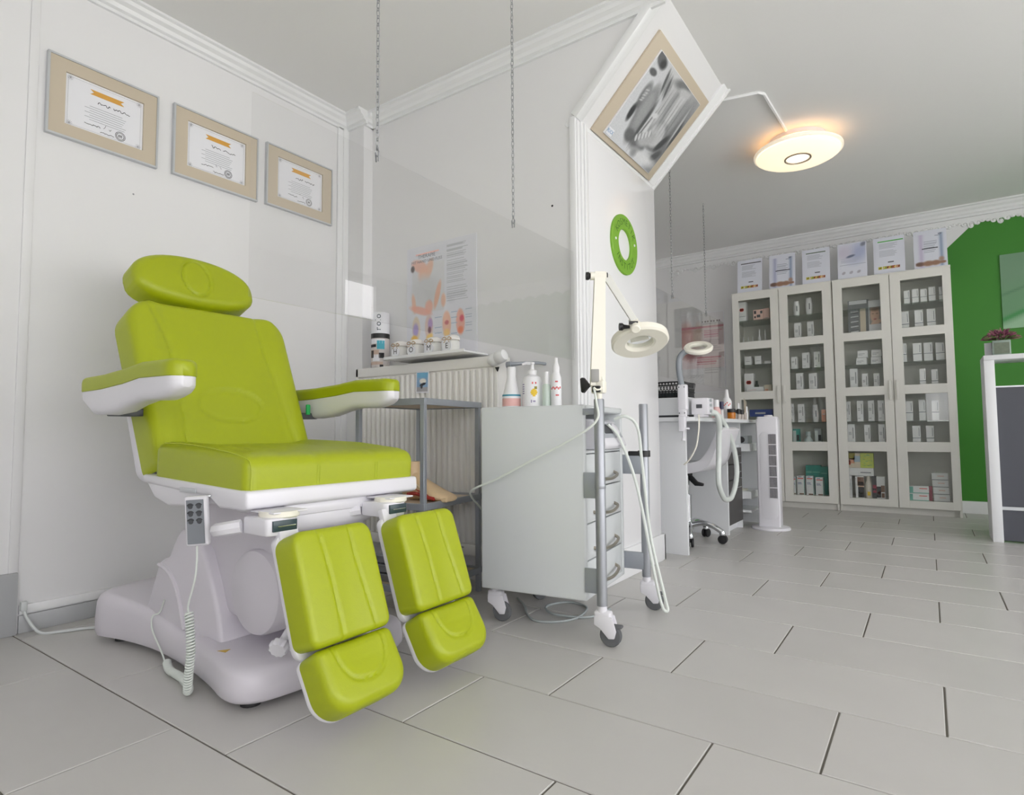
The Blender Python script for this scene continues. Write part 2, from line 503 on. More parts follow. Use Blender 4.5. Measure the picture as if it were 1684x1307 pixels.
t = NB(); bx(t, XL - 0.1, XL, YF - 0.1, YB + 0.1, 0, 2.45)
wall_left = struct('wall_left', t, WALL)
for y, z in ((1.0, 1.572), (1.0, 1.19)):                      # two old nail holes
    h = NB(); lathe(h, [(0, 0), (0.0035, 0.0), (0.003, 0.001), (0, 0.0015)], 8, M=Matrix.Translation((XL, y, z)) @ Matrix.Rotation(PI / 2, 4, 'Y'))
    obj('nail_hole', h, INKG, wall_left)
t = NB(); bx(t, XL, XR, YB, YB + 0.1, 0, 2.45)
wall_back = struct('wall_back', t, WALL)
# green painted area on the back wall, with its slanted upper corner
t = NB()
gp = [(0.10, 0.094), (XR - 0.01, 0.094), (XR - 0.01, 2.27), (0.42, 2.27), (0.345, 2.238), (0.175, 2.075), (0.10, 2.0)]
prism(t, gp, YB - 0.002, YB - 0.0002, 'y')
obj('green_paint', t, GREENW, wall_back, label='green painted area')

def holed_wall(name, axis, c0, c1, a0, a1, z1, holes):
    """wall slab with window openings; axis 'x' wall spans x, 'y' wall spans y"""
    t = NB()
    xs = sorted({a0, a1, *[h[0] for h in holes], *[h[1] for h in holes]}); zs = sorted({0, z1, *[h[2] for h in holes], *[h[3] for h in holes]})
    for i in range(len(xs) - 1):
        for j in range(len(zs) - 1):
            mx, mz = (xs[i] + xs[i + 1]) / 2, (zs[j] + zs[j + 1]) / 2
            if any(h[0] < mx < h[1] and h[2] < mz < h[3] for h in holes): continue
            if axis == 'x': bx(t, xs[i], xs[i + 1], c0, c1, zs[j], zs[j + 1])
            else: bx(t, c0, c1, xs[i], xs[i + 1], zs[j], zs[j + 1])
    return struct(name, t, WALL)
holed_wall('wall_front', 'x', YF - 0.1, YF, XL, XR, 2.45, [WIN[0][1:], WIN[3][1:]])
holed_wall('wall_right', 'y', XR, XR + 0.1, YF - 0.1, YB + 0.1, 2.45, [WIN[1][1:], WIN[2][1:], WIN[4][1:]])
for k, (wl, a0, a1, z0, z1) in enumerate(WIN):
    t = NB(); n = max(1, round((a1 - a0) / 0.9)); f = 0.022
    e = [(a0, a0 + 2 * f, z0, z1), (a1 - 2 * f, a1, z0, z1), (a0, a1, z0, z0 + 2 * f), (a0, a1, z1 - 2 * f, z1)]
    e += [(a0 + (a1 - a0) * i / n - f, a0 + (a1 - a0) * i / n + f, z0, z1) for i in range(1, n)]
    if k == 1: e.append((a0, a1, z0 + 0.3, z0 + 0.34))
    for (p, q, r_, s_) in e:
        if wl == 'front': bx(t, p, q, YF - 0.07, YF - 0.02, r_, s_)
        else: bx(t, XR + 0.02, XR + 0.07, p, q, r_, s_)
    win = struct('window_%d' % (k + 1) if k < 4 else 'door_1', t, TRIMW)
    g = NB()
    if wl == 'front': bx(g, a0, a1, YF - 0.048, YF - 0.044, z0, z1)
    else: bx(g, XR + 0.044, XR + 0.048, a0, a1, z0, z1)
    obj('pane', g, GLASS, win, ang=0)
    if k == 0:                                        # net curtain in front of the small window
        t = NB(); us = np.linspace(a0 + 0.02, a1 - 0.02, 90); vv = []
        for zz in (z0 + 0.05, z1 + 0.02): vv.append([t.verts.new((u, YF + 0.03 + 0.014 * math.sin(u * 95) + 0.008 * math.sin(u * 41), zz)) for u in us])
        for i in range(len(us) - 1): t.faces.new((vv[0][i], vv[0][i + 1], vv[1][i + 1], vv[1][i]))
        obj('net_curtain', t, NET, win)

# thick middle wall with the slanted soffit at its upper end
MX, MY0, MY1 = -1.13, 2.08, 2.92
t = NB(); bx(t, XL, MX, MY0, MY1, 0, ZC + 0.02)
wall_middle = struct('wall_middle', t, WALL)
SA, SB = (MX, 1.93), (MX + 0.40, 2.33)
t = NB(); prism(t, [SA, SB, (MX, 2.33)], MY0, MY1, 'y')
obj('slanted_soffit', t, WALL, wall_middle)
t = NB(); bx(t, MX, MX + 0.008, 2.175, 2.912, 0.12, 1.905, 0.002)
obj('end_panel', t, PANELG, wall_middle)
h = NB(); lathe(h, [(0, 0), (0.005, 0.0), (0.004, 0.0015), (0, 0.002)], 8, M=Matrix.Translation((-1.243, MY0, 1.585)) @ Matrix.Rotation(PI / 2, 4, 'X'))
obj('nail_hole', h, INK, wall_middle)
t = NB(); bx(t, MX, MX + 0.002, 2.1665, 2.1705, 0.14, 1.82); obj('panel_gap', t, INKG, wall_middle)
# boxed pipe casing in the left corner
t = NB(); bx(t, XL, -2.338, 2.02, MY0, 0, ZC)
obj('corner_casing', t, WALL, wall_middle)
t = NB(); bx(t, XL, XL + 0.012, 1.955, 2.02, 0.1, ZC - 0.06, 0.003); bx(t, XL, XL + 0.02, 1.985, 2.02, 0.1, ZC - 0.06, 0.004)
struct('trim_1', t, TRIMW)
# fluted corner moulding of the middle wall
t = NB()
for (y0, y1, d) in ((2.075, 2.095, 0.014), (2.097, 2.115, 0.02), (2.119, 2.140, 0.024), (2.143, 2.165, 0.014)):
    bx(t, MX - 0.001, MX + d, y0, y1, 0.12, 1.915, 0.004)
bx(t, MX - 0.024, MX + 0.006, MY0 - 0.012, MY0 + 0.02, 0.12, 1.93, 0.004)
struct('trim_2', t, TRIMW)
# mouldings along the soffit edges
SM = frameM((MX, 0, 1.93), (0, 1, 0), (1, 0, 1))
t = NB()
bx(t, MY0 - 0.004, MY1, -0.05, -0.02, -0.02, 0.004, 0.004, M=SM)
bx(t, 2.12, MY1, -0.016, 0.0, -0.012, 0.012, 0.003, M=SM)
bx(t, MY1 - 0.07, MY1 + 0.004, 0.0, 0.56, -0.01, 0.010, 0.003, M=SM)
bx(t, MY1 - 0.012, MY1 + 0.008, -0.02, 0.56, -0.012, 0.018, 0.003, M=SM)
bx(t, MY0 - 0.008, MY0 + 0.045, 0.0, 0.54, -0.01, 0.008, 0.003, M=SM)
bx(t, MY0 - 0.014, MY0 + 0.016, 0.0, 0.54, -0.02, 0.016, 0.004, M=SM)
struct('trim_3', t, TRIMW)

# cornices
CP = [(0, 0.01), (0.062, 0.01), (0.062, -0.010), (0.05, -0.014), (0.044, -0.026), (0.03, -0.036), (0.024, -0.05), (0.012, -0.055), (0.012, -0.068), (0, -0.068)]
t = NB(); prism(t, [(XL + a, ZC + b) for a, b in CP], YF, 2.02, 'y'); struct('trim_4', t, TRIMW, ang=20)
t = NB(); prism(t, [(MY0 - a, ZC + b) for a, b in CP], -2.338, -0.74, 'x')
prism(t, [(-2.338 + a, ZC + b) for a, b in CP], 2.02, MY0, 'y')
prism(t, [(2.02 - a, ZC + b) for a, b in CP], XL, -2.338 + 0.03, 'x'); struct('trim_5', t, TRIMW, ang=20)
t = NB(); prism(t, [(YB - a * 1.3, ZC2 - 0.003 + b * 1.25) for a, b in CP], XL, XR, 'x')
trim6 = struct('trim_6', t, TRIMW, ang=20)
# stucco scrolls under the back cornice, one piece per motif
def stucco():
    s = NB()
    for kx, kz, rx, rz in ((0, 0.0, 0.028, 0.036), (0.042, 0.012, 0.022, 0.022), (-0.042, 0.010, 0.024, 0.022), (0.072, 0.022, 0.016, 0.014), (-0.075, 0.020, 0.018, 0.015)):
        ring = smooth_path([(kx + rx * (1 - 0.72 * q) * math.cos(q * 7.2), 0, kz + rz * (1 - 0.72 * q) * math.sin(q * 7.2)) for q in np.linspace(0, 1, 9)], 2)
        tube(s, [(p[0], 0.0, p[2]) for p in ring], [0.0075 * (1.1 - 0.5 * i / len(ring)) for i in range(len(ring))], 5)
        lathe(s, [(0, 0.010), (0.011, 0.006), (0.014, 0)], 7, M=Matrix.Translation((kx, 0, kz)) @ Matrix.Rotation(PI / 2, 4, 'X'), cap=False)
    bx(s, -0.09, 0.09, -0.002, 0.004, 0.018, 0.062)
    return s
base = NB(); base_bm = stucco(); base_bm.transform(Matrix.Translation((-2.0, YB - 0.006, 2.235)))
orn = obj('stucco_ornament', base_bm, TRIMW, trim6, ang=50)
for i in range(1, 26): part_copy(orn, (0.18 * i, 0, 0))
base.free()

# skirtings
t = NB(); bx(t, XL, XL + 0.012, 0.695, 2.0, 0.062, 0.092, 0.003); struct('baseboard_left', t, TRIMW)
t = NB(); bx(t, XL, XL + 0.009, 0.695, 2.0, 0, 0.058, 0.002)
bx(t, XL, XL + 0.016, 0.10, 0.688, 0, 0.20, 0.002); bx(t, XL, XL + 0.016, -0.6, 0.096, 0, 0.20, 0.002); bx(t, XL, XL + 0.016, YF, -0.604, 0, 0.20, 0.002)
struct('baseboard_left_tile', t, SKIRT)
t = NB(); bx(t, MX, MX + 0.02, MY0 + 0.09, MY1 + 0.02, 0, 0.13, 0.004); bx(t, XL + 0.1, MX + 0.02, MY1, MY1 + 0.02, 0, 0.13, 0.004); struct('baseboard_middle', t, TRIMW)
t = NB(); bx(t, XL, XR, YB - 0.016, YB, 0, 0.094, 0.004); struct('baseboard_back', t, TRIMW)
t = NB(); bx(t, XL, XL + 0.006, 0.664, 0.69, 0.2, ZC - 0.07, 0.001); struct('trim_7', t, WALL)

# ================================================================== PICTURES AND SIGNS
def certificate(y0, y1, z0, z1, wy0, wy1, wz0, wz1, seed, label):
    M = frameM((XL, 0, 0), (0, 1, 0), (0, 0, 1))
    r = thing('picture_frame', (XL, (y0 + y1) / 2, z0), label, 'picture', 'framed certificates on the left wall')
    t = NB(); e = 0.007
    for (a, b, c, d) in ((y0, y0 + e, z0, z1), (y1 - e, y1, z0, z1), (y0 + e, y1 - e, z0, z0 + e), (y0 + e, y1 - e, z1 - e, z1)): bx(t, a, b, c, d, 0.0, 0.018, M=M)
    obj('frame', t, SILVER, r)
    t = NB()
    for (a, b, c, d) in ((y0 + e, wy0, z0 + e, z1 - e), (wy1, y1 - e, z0 + e, z1 - e), (wy0, wy1, z0 + e, wz0), (wy0, wy1, wz1, z1 - e)): bx(t, a, b, c, d, 0.002, 0.014, M=M)
    obj('mount', t, BEIGE, r)
    t = NB(); bx(t, wy0, wy1, wz0, wz1, 0.001, 0.006, M=M); d = obj('certificate', t, PAPER, r)
    W, H = wy1 - wy0, wz1 - wz0
    def px_(s, t_): return wy0 + s * W, wz0 + t_ * H
    t = NB(); u, v = px_(0.30, 0.77); u2, v2 = px_(0.74, 0.87)
    for (a, b) in ((0, 1),):
        pts = [(u, v), (u2, v), (u2 - 0.012, (v + v2) / 2), (u2, v2), (u, v2), (u + 0.012, (v + v2) / 2)]
        t.faces.new([t.verts.new(M @ Vector((p[0], p[1], 0.0068))) for p in pts])
    obj('ribbon', t, GOLD, d)
    t = NB(); rr = random.Random(seed)
    def scrawl(s0, s1, tt, amp, wdt):
        q = []
        k = int((s1 - s0) * 70)
        for i in range(k + 1):
            a = s0 + (s1 - s0) * i / k
            q.append((a, tt + amp * rr.uniform(-1, 1)))
        for (a, b) in zip(q, q[1:]):
            A_, B_ = px_(*a), px_(*b)
            quad(t, M @ Matrix.Translation((A_[0], A_[1], 0)) @ Matrix.Rotation(math.atan2(B_[1] - A_[1], B_[0] - A_[0]), 4, 'Z'), 0, math.hypot(B_[0] - A_[0], B_[1] - A_[1]), -wdt / 2, wdt / 2, 0.0068)
    scrawl(0.40, 0.56, 0.645, 0.028, 0.0022); scrawl(0.60, 0.82, 0.645, 0.022, 0.0022)
    scrawl(0.24, 0.44, 0.17, 0.016, 0.0018); scrawl(0.44, 0.62, 0.08, 0.016, 0.0018); scrawl(0.48, 0.51, 0.22, 0.05, 0.0012); scrawl(0.55, 0.58, 0.2, 0.05, 0.0012)
    cx_, cz_ = px_(0.70, 0.14)
    for R_ in (0.0165, 0.0125):
        for i in range(20):
            a = 2 * PI * i / 20
            quad(t, M @ Matrix.Translation((cx_, cz_, 0)) @ Matrix.Rotation(a, 4, 'Z') @ Matrix.Translation((R_, 0, 0)), -0.0008, 0.0008, -0.0027, 0.0027, 0.0068)
    for i in range(8): quad(t, M, cx_ - 0.007 + i * 0.0017, cx_ - 0.006 + i * 0.0017, cz_ - 0.007 + 0.003 * (i % 3), cz_ + 0.004 + 0.002 * (i % 2), 0.0068)
    obj('lettering', t, INK, d, ang=0)
    t = NB()
    for i in range(7):
        a = px_(0.30 - 0.06 * (i % 2), 0.53 - 0.045 * i); b = px_(0.72 + 0.05 * ((i * 3) % 4) / 3, 0.53 - 0.045 * i)
        quad(t, M, a[0], b[0], a[1] - 0.0007, a[1] + 0.0007, 0.0067)
    for (s, tt) in ((0.06, 0.06), (0.06, 0.94), (0.94, 0.06), (0.94, 0.94)):
        p = px_(s, tt)
        for i in range(5): quad(t, M @ Matrix.Translation((p[0], p[1], 0)) @ Matrix.Rotation(i * 0.6, 4, 'Z'), -0.010, 0.010, -0.0004, 0.0004, 0.0067)
    a = px_(0.035, 0.04); b = px_(0.965, 0.96)
    for (p, q, r_, s_) in ((a[0], b[0], a[1], a[1] + 0.0006), (a[0], b[0], b[1], b[1] + 0.0006), (a[0], a[0] + 0.0006, a[1], b[1]), (b[0], b[0] + 0.0006, a[1], b[1])): quad(t, M, p, q, r_, s_, 0.0067)
    obj('small_print', t, INKG, d, ang=0)
    return r
certificate(0.712, 1.076, 1.697, 1.989, 0.767, 1.023, 1.749, 1.937, 1, 'beige framed certificate on the left wall, the nearest and largest-looking of three')
certificate(1.134, 1.505, 1.700, 1.994, 1.191, 1.447, 1.754, 1.945, 2, 'beige framed certificate in the middle of three on the left wall')
certificate(1.547, 1.917, 1.706, 1.999, 1.607, 1.859, 1.760, 1.953, 3, 'beige framed certificate nearest the corner, farthest of three on the left wall')

# massage picture on the slanted soffit
SN = frameM((MX, 0, 1.93), (0, 1, 0), (1, 0, 1))
r = thing('picture_frame', (MX, 2.5, 1.93), 'beige framed black and white foot massage photograph on the slanted soffit', 'picture')
t = NB(); U0, U1, V0, V1, a0, a1, b0, b1 = 2.205, 2.838, 0.004, 0.446, 2.276, 2.775, 0.027, 0.405
bx(t, U0, U1, V0, V1, 0.0, 0.012, 0.002, M=SN); obj('frame', t, BEIGE, r)
def massage(s, t_):
    C = np.tile(np.array([[206., 208, 212]]), (len(s), 1))
    def E(cs, ct, rs, rt, a, col, soft=0.2, k=1.0):
        nonlocal C
        C = blend(C, k * ell(s, t_, cs, ct, rs, rt, a, soft), (col, col + 1, col + 3))
    E(0.85, 0.75, 0.35, 0.5, 0.1, 168, 0.5); E(0.95, 0.4, 0.16, 0.5, 0.1, 120, 0.5); E(0.45, 0.95, 0.3, 0.2, 0, 200, 0.5)
    E(0.07, 0.95, 0.09, 0.06, -0.5, 104); E(0.13, 0.93, 0.05, 0.05, 0.3, 66, 0.4); E(0.07, 0.80, 0.06, 0.035, 0.1, 96)          # rolled cloth
    E(0.17, 0.56, 0.065, 0.16, 0.15, 112, 0.25); E(0.17, 0.60, 0.045, 0.09, 0.1, 150, 0.3); E(0.145, 0.36, 0.035, 0.10, 0.1, 58, 0.3)
    for k in range(5): E(0.16 + 0.012 * (k % 2), 0.52 + 0.03 * k, 0.03, 0.008, 0.4, 190, 0.4)
    E(0.31, 0.42, 0.115, 0.34, 0.12, 132, 0.15); E(0.29, 0.48, 0.07, 0.26, 0.12, 156, 0.4); E(0.33, 0.17, 0.09, 0.07, -0.2, 104, 0.25)   # towel
    E(0.40, 0.36, 0.025, 0.25, 0.05, 84, 0.4)
    for k in range(4): E(0.30 + 0.045 * k, 0.84 - 0.015 * k, 0.02, 0.12, 0.35, 92 + 62 * (k % 2), 0.35)                          # cuff folds
    E(0.49, 0.40, 0.065, 0.30, -0.04, 206, 0.15); E(0.455, 0.34, 0.012, 0.26, -0.04, 120, 0.5)                                     # shin
    E(0.53, 0.17, 0.13, 0.12, 0.5, 110, 0.2); E(0.70, 0.38, 0.17, 0.185, 0.5, 96, 0.12); E(0.69, 0.385, 0.145, 0.16, 0.5, 190, 0.2)  # heel with outline
    E(0.60, 0.27, 0.14, 0.085, 0.75, 176, 0.25)
    for k in range(5): E(0.44 + 0.036 * k, 0.20 + 0.035 * k, 0.017, 0.042, 0.5, 206, 0.25); E(0.465 + 0.036 * k, 0.21 + 0.035 * k, 0.006, 0.034, 0.5, 120, 0.4, 0.6)
    E(0.52, 0.70, 0.075, 0.26, 0.1, 186, 0.25); E(0.60, 0.72, 0.05, 0.26, 0.1, 152, 0.35); E(0.69, 0.76, 0.07, 0.26, 0.05, 196, 0.3); E(0.81, 0.72, 0.05, 0.25, 0.05, 150, 0.35)
    for k in range(7): E(0.50 + 0.05 * k, 0.62 + 0.02 * (k % 3), 0.007, 0.20, 0.08, 96 + 10 * (k % 2), 0.6, 0.45)                        # fingers
    E(0.48, 0.52, 0.05, 0.03, 0.3, 210, 0.3); E(0.86, 0.36, 0.04, 0.13, -0.3, 70, 0.3); E(0.90, 0.20, 0.045, 0.10, -0.5, 88, 0.3); E(0.97, 0.55, 0.03, 0.16, 0.1, 78, 0.3); E(0.93, 0.64, 0.016, 0.22, 0.1, 186, 0.4)
    E(0.58, 0.97, 0.16, 0.05, 0.3, 120, 0.4); E(0.66, 0.93, 0.10, 0.04, 0.2, 190, 0.4); E(0.72, 0.08, 0.25, 0.06, 0.1, 214, 0.5); E(0.55, 0.06, 0.05, 0.06, 0, 150, 0.5)
    return C + rng.normal(0, 3, (len(s), 1))
t = NB(); bx(t, a0, a1, b0, b1, 0.012, 0.020, 0.001, M=SN); pr = obj('print', t, PAPER, r)
paint('photograph', SN, a0 + 0.002, a1 - 0.002, b0 + 0.002, b1 - 0.002, 130, 100, massage, pr, 0.0206)
t = NB(); quad(t, SN, a0 + 0.006, a0 + 0.056, b0 + 0.006, b0 + 0.036, 0.0212); sl = obj('sticker', t, PAPER, pr, ang=0, label='white sticker with blue letters')
t = NB(); text_bm(t, 'RUCK', 0.020, SN @ Matrix.Translation((a0 + 0.031, b0 + 0.021, 0)), n=0.0217); obj('lettering', t, mat('blue_ink', (52, 130, 178), 0.6), pr, ang=0)

# round green sign on the wall end
r = thing('ring_sign', (MX + 0.008, 2.51, 1.37), 'round lime green ring sign with engraved letters on the wall end', 'sign')
PN = frameM((MX + 0.008, 2.511, 1.507), (0, 1, 0), (0, 0, 1))
t = NB(); n = 64; Ro, Ri = 0.139, 0.071
rings = []
for (R_, h_) in ((Ro, 0.0), (Ro, 0.009), (Ro - 0.003, 0.012), (Ri + 0.003, 0.012), (Ri, 0.009), (Ri, 0.0)):
    rings.append([t.verts.new(PN @ Vector((R_ * math.cos(2 * PI * k / n), R_ * math.sin(2 * PI * k / n), h_))) for k in range(n)])
for a, b in zip(rings, rings[1:] + rings[:1]):
    for k in range(n): t.faces.new((a[k], a[(k + 1) % n], b[(k + 1) % n], b[k]))
obj('ring', t, GRING, r, recalc=True)
t = NB()
for s, a0_, a1_, top in (('KOSMETIK', 148, 32, True), ('INSTITUT', 216, 324, False)):
    for i, ch in enumerate(s):
        a = math.radians(a0_ + (a1_ - a0_) * i / (len(s) - 1)); R_ = 0.104
        text_bm(t, ch, 0.042, PN @ Matrix.Translation((R_ * math.cos(a), R_ * math.sin(a), 0)) @ Matrix.Rotation(a - PI / 2 if top else a + PI / 2, 4, 'Z'), n=0.0126)
obj('lettering', t, GRINGD, r, ang=0)
for a in (12, 178):
    t = NB(); lathe(t, [(0.006, 0), (0.006, 0.002), (0, 0.003)], 10, M=PN @ Matrix.Translation((0.104 * math.cos(math.radians(a)), 0.104 * math.sin(math.radians(a)), 0.012))); obj('screw_cap', t, PAPER, r)

# acrylic screens hung on chains
def screen(X, y0, y1, z0, z1, chains, label, ztop):
    r = thing('hanging_screen', (X, (y0 + y1) / 2, z0), label, 'screen', 'clear acrylic screens hung on chains')
    t = NB(); bx(t, X - 0.002, X + 0.002, y0, y1, z0, z1, 0.0006, 1); obj('acrylic_pane', t, ACRYL, r, ang=0)
    for cy in chains:
        t = NB(); z = z1 - 0.004; i = 0; L = 0.024
        while z < ztop - 0.005:
            pts = []
            for k in range(8):
                a = 2 * PI * k / 8; u = 0.0046 * math.cos(a); v = L / 2 * 1.25 * math.sin(a)
                pts.append((X + (u if i % 2 else 0), cy + (0 if i % 2 else u), z + L / 2 + v))
            tube(t, pts, 0.0014, 4, closed=True)
            z += L * 0.86; i += 1
        tube(t, [(X - 0.004, cy, z1 - 0.02), (X - 0.006, cy, z1 + 0.004), (X, cy, z1 + 0.016), (X + 0.006, cy, z1 + 0.004), (X + 0.004, cy, z1 - 0.02)], 0.002, 5)
        obj('chain', t, CHAINM, r, ang=0)
    return r
screen(-1.14, 0.683, 2.068, 0.931, 1.368, (1.03, 1.646), 'clear acrylic screen hung on chains beside the green treatment chair', ZC)
screen(-1.30, 3.35, 4.80, 0.975, 1.505, (3.65, 4.35), 'clear acrylic screen hung on chains above the manicure desk', 2.33)

# ceiling lamp
LX, LY = -0.556, 3.70; LZC = zc(LY); LZ = LZC - 0.016
r = thing('ceiling_lamp', (LX, LY, LZ - 0.1), 'round warm white ceiling lamp with a ring, lit', 'lamp')
t = NB(); lathe(t, [(0.15, LZC + 0.002), (0.15, LZ - 0.045), (0.19, LZ - 0.05), (0.19, LZ - 0.055)], 48, x=LX, y=LY); obj('base', t, WPLAST, r)
t = NB(); lathe(t, [(0.19, LZ - 0.050), (0.226, LZ - 0.052), (0.235, LZ - 0.058), (0.235, LZ - 0.068), (0.226, LZ - 0.074), (0.216, LZ - 0.070)], 64, x=LX, y=LY, cap=False); obj('rim', t, mat('lamp_rim', (240, 236, 228), 0.3, emit=(255, 232, 196), estr=0.75), r)
t = NB(); lathe(t, [(0.217, LZ - 0.070), (0.220, LZ - 0.080), (0.20, LZ - 0.091), (0.08, LZ - 0.098), (0, LZ - 0.099)], 64, x=LX, y=LY, cap=False)
obj('diffuser', t, mat('lamp_diffuser', (255, 240, 215), 0.4, emit=(255, 234, 200), estr=1.6), r)
t = NB(); lathe(t, [(0.1515, LZ - 0.014), (0.1515, LZ - 0.036)], 48, x=LX, y=LY, cap=False)
obj('glow_ring', t, mat('lamp_glow', (255, 220, 170), 0.5, emit=(255, 184, 104), estr=10.0), r)
t = NB(); lathe(t, [(0.072, LZ - 0.0955), (0.072, LZ - 0.103), (0.064, LZ - 0.104), (0.062, LZ - 0.097)], 40, x=LX, y=LY, cap=False); obj('ring_trim', t, mat('lamp_ring', (150, 140, 125), 0.35, metal=0.5), r)
t = NB(); lathe(t, [(0.062, LZ - 0.0975), (0.04, LZ - 0.1025), (0, LZ - 0.104)], 32, x=LX, y=LY, cap=False); obj('centre_disc', t, mat('lamp_centre', (255, 250, 240), 0.4, emit=(255, 244, 224), estr=2.4), r)
# cable duct on the ceiling
t = NB(); pts = [(-0.84, 2.97), (-0.62, 3.02), (-0.600, 3.05), (-0.585, 3.53)]
tube(t, [(x, y, zc(y) - 0.006) for x, y in pts], 0.0085, 6); tag(obj('cable_duct', t, TRIMW), 'white cable duct on the ceiling leading to the round lamp', 'cable duct')
# ================================================================== TREATMENT CHAIR
YC = 1.05
ch = thing('treatment_chair', (-1.72, YC, 0), 'lime green and white treatment chair with split leg rests', 'chair')
# base, keyhole plan
near = [(-2.20, 0.835), (-2.17, 0.806), (-2.05, 0.832), (-1.90, 0.848), (-1.75, 0.843), (-1.60, 0.825), (-1.48, 0.803), (-1.40, 0.784), (-1.34, 0.786), (-1.305, 0.815), (-1.288, 0.87), (-1.278, 0.96), (-1.275, 1.05)]
nearS = [p[:2] for p in smooth_path([(a, b, 0) for a, b in near], 3)]
outl = nearS + [(x, 2 * YC - y) for x, y in nearS[-2::-1]] + [(-2.222, 1.17), (-2.228, 1.05), (-2.222, 0.92)]
def inset(o, d):
    o = np.array(o); n = len(o); out = []
    for i in range(n):
        tv = o[(i + 1) % n] - o[i - 1]; tv = tv / (np.linalg.norm(tv) + 1e-9); out.append(o[i] + d * np.array([-tv[1], tv[0]]))
    return np.array(out)
def btop(x): return 0.098 + max(0.0, (-1.75 - x)) * 0.13
t = NB(); rg = []
for d, hz in ((0.006, 0.0), (0.0, 0.12), (0.0, 0.40), (0.003, 0.74), (0.010, 0.90), (0.020, 0.975), (0.032, 1.0)):
    rg.append([(-1.75 + (p[0] + 1.75) * (1 - d / 0.47), YC + (p[1] - YC) * (1 - d / 0.245), 0.02 + hz * (btop(p[0]) - 0.02)) for p in outl])
loft(t, rg); obj('base', t, LILAC, ch, ang=50, recalc=True)
for (x, y) in ((-1.36, 0.84), (-1.36, 1.26), (-2.12, 0.87), (-2.12, 1.23)):
    t = NB(); lathe(t, [(0.024, 0), (0.024, 0.014), (0.018, 0.022)], 14, x=x, y=y); obj('foot_pad', t, BLACK, ch)
# rear fin that covers the column
fin = [(-1.745, 0.378), (-1.772, 0.377), (-1.80, 0.352), (-1.842, 0.291), (-1.87, 0.282), (-1.90, 0.268), (-1.925, 0.22), (-1.958, 0.150), (-2.0, 0.09), (-1.545, 0.09), (-1.556, 0.12), (-1.568, 0.165), (-1.60, 0.235), (-1.645, 0.32), (-1.70, 0.368)]
t = NB(); prism(t, fin, 0.868, 2 * YC - 0.868, 'y', bev=0.012, segs=3); obj('column_cover', t, LILAC, ch)
t = NB(); tube(t, smooth_path([(-1.893, 0.866, 0.262), (-1.83, 0.866, 0.245), (-1.78, 0.866, 0.20), (-1.735, 0.866, 0.10)], 5), 0.006, 6); obj('cover_crease', t, LILAC, ch)
# lift housing under the seat
t = NB()
prism(t, [(-1.775, 0.468), (-1.32, 0.475), (-1.36, 0.40), (-1.37, 0.34), (-1.36, 0.18), (-1.43, 0.140), (-1.62, 0.165), (-1.66, 0.30), (-1.74, 0.40)], 0.90, 2 * YC - 0.90, 'y', bev=0.02, segs=3)
obj('lift_housing', t, LILAC, ch)
t = NB()
for sgn in (0.883,):
    dM = Matrix.Translation((-1.425, 0.90, 0.243)) @ Matrix.Rotation(PI / 2, 4, 'X')
    lathe(t, [(0.108, -0.30), (0.108, 0.006), (0.104, 0.016), (0.094, 0.021), (0, 0.024)], 48, M=dM)
obj('pivot_cover', t, LILAC, ch)
t = NB(); bx(t, -1.69, -1.31, 0.906, 1.194, 0.395, 0.475, 0.03, 3); bx(t, -1.52, -1.30, 0.88, 1.22, 0.44, 0.475, 0.012); obj('seat_mount', t, WPLAST, ch)
# seat platform
t = NB()
prism(t, [(-1.283, 0.515), (-1.281, 0.476), (-1.30, 0.470), (-1.40, 0.470), (-1.45, 0.494), (-1.795, 0.515), (-1.80, 0.538)], 0.772, 2 * YC - 0.772, 'y', bev=0.008, segs=3)
prism(t, [(-1.46, 0.512), (-1.50, 0.482), (-1.56, 0.464), (-1.66, 0.458), (-1.74, 0.476), (-1.79, 0.518), (-1.78, 0.528)], 0.778, 2 * YC - 0.778, 'y', bev=0.010, segs=3)
obj('seat_platform', t, WPLAST, ch)
# seat cushion (rises slightly to the back)
u_ = Vector((-1, 0, 0.04)).normalized(); v_ = Vector((0, -1, 0))   # u backwards, v towards the near side -> n up
n_ = u_.cross(v_)
t = NB()
so = rrect(0, 0.475, -0.272, 0.272, [0.022, 0.05, 0.05, 0.022])
pad(t, so, 0.082, 0.022, (-1.293, YC, 0.514), u_, v_, n_, dome=0.006,
    grooves=[([(0.0, 0.075), (0.16, 0.08), (0.47, 0.14)], 0.005, 0.004), ([(0.0, -0.12), (0.16, -0.115), (0.47, -0.15)], 0.005, 0.004), ([(0.06, 0.23), (0.2, 0.235), (0.47, 0.24)], 0.006, 0.003)],
    extra=lambda u, v, d: 0.012 * np.exp(-((np.abs(v) - 0.225) / 0.05) ** 2) * np.clip(u / 0.2, 0, 1) - 0.012 * np.clip(1 - u / 0.06, 0, 1) ** 2)
obj('seat_cushion', t, LIME, ch, ang=60)
t = NB()
for vv_, x in ((0.075, 0), (-0.12, 0)):
    for dv in (-0.004, 0.004):
        tube(t, [Vector((-1.293, YC, 0.514)) + v_ * (vv_ + dv) + n_ * h_ - u_ * 0.0008 for h_ in (0.004, 0.052)], 0.0008, 4)
obj('seam', t, LIMEP, ch, kind='stuff'); t = NB(); tube(t, smooth_path([Vector((-1.293, YC, 0.514)) + v_ * 0.262 + n_ * h_ - u_ * (0.002 - q) for h_, q in ((0.0, 0), (0.045, 0), (0.062, 0.006), (0.073, 0.02), (0.086, 0.10), (0.096, 0.28), (0.094, 0.42))], 4), 0.0014, 5)
obj('seam', t, LIMEP, ch)
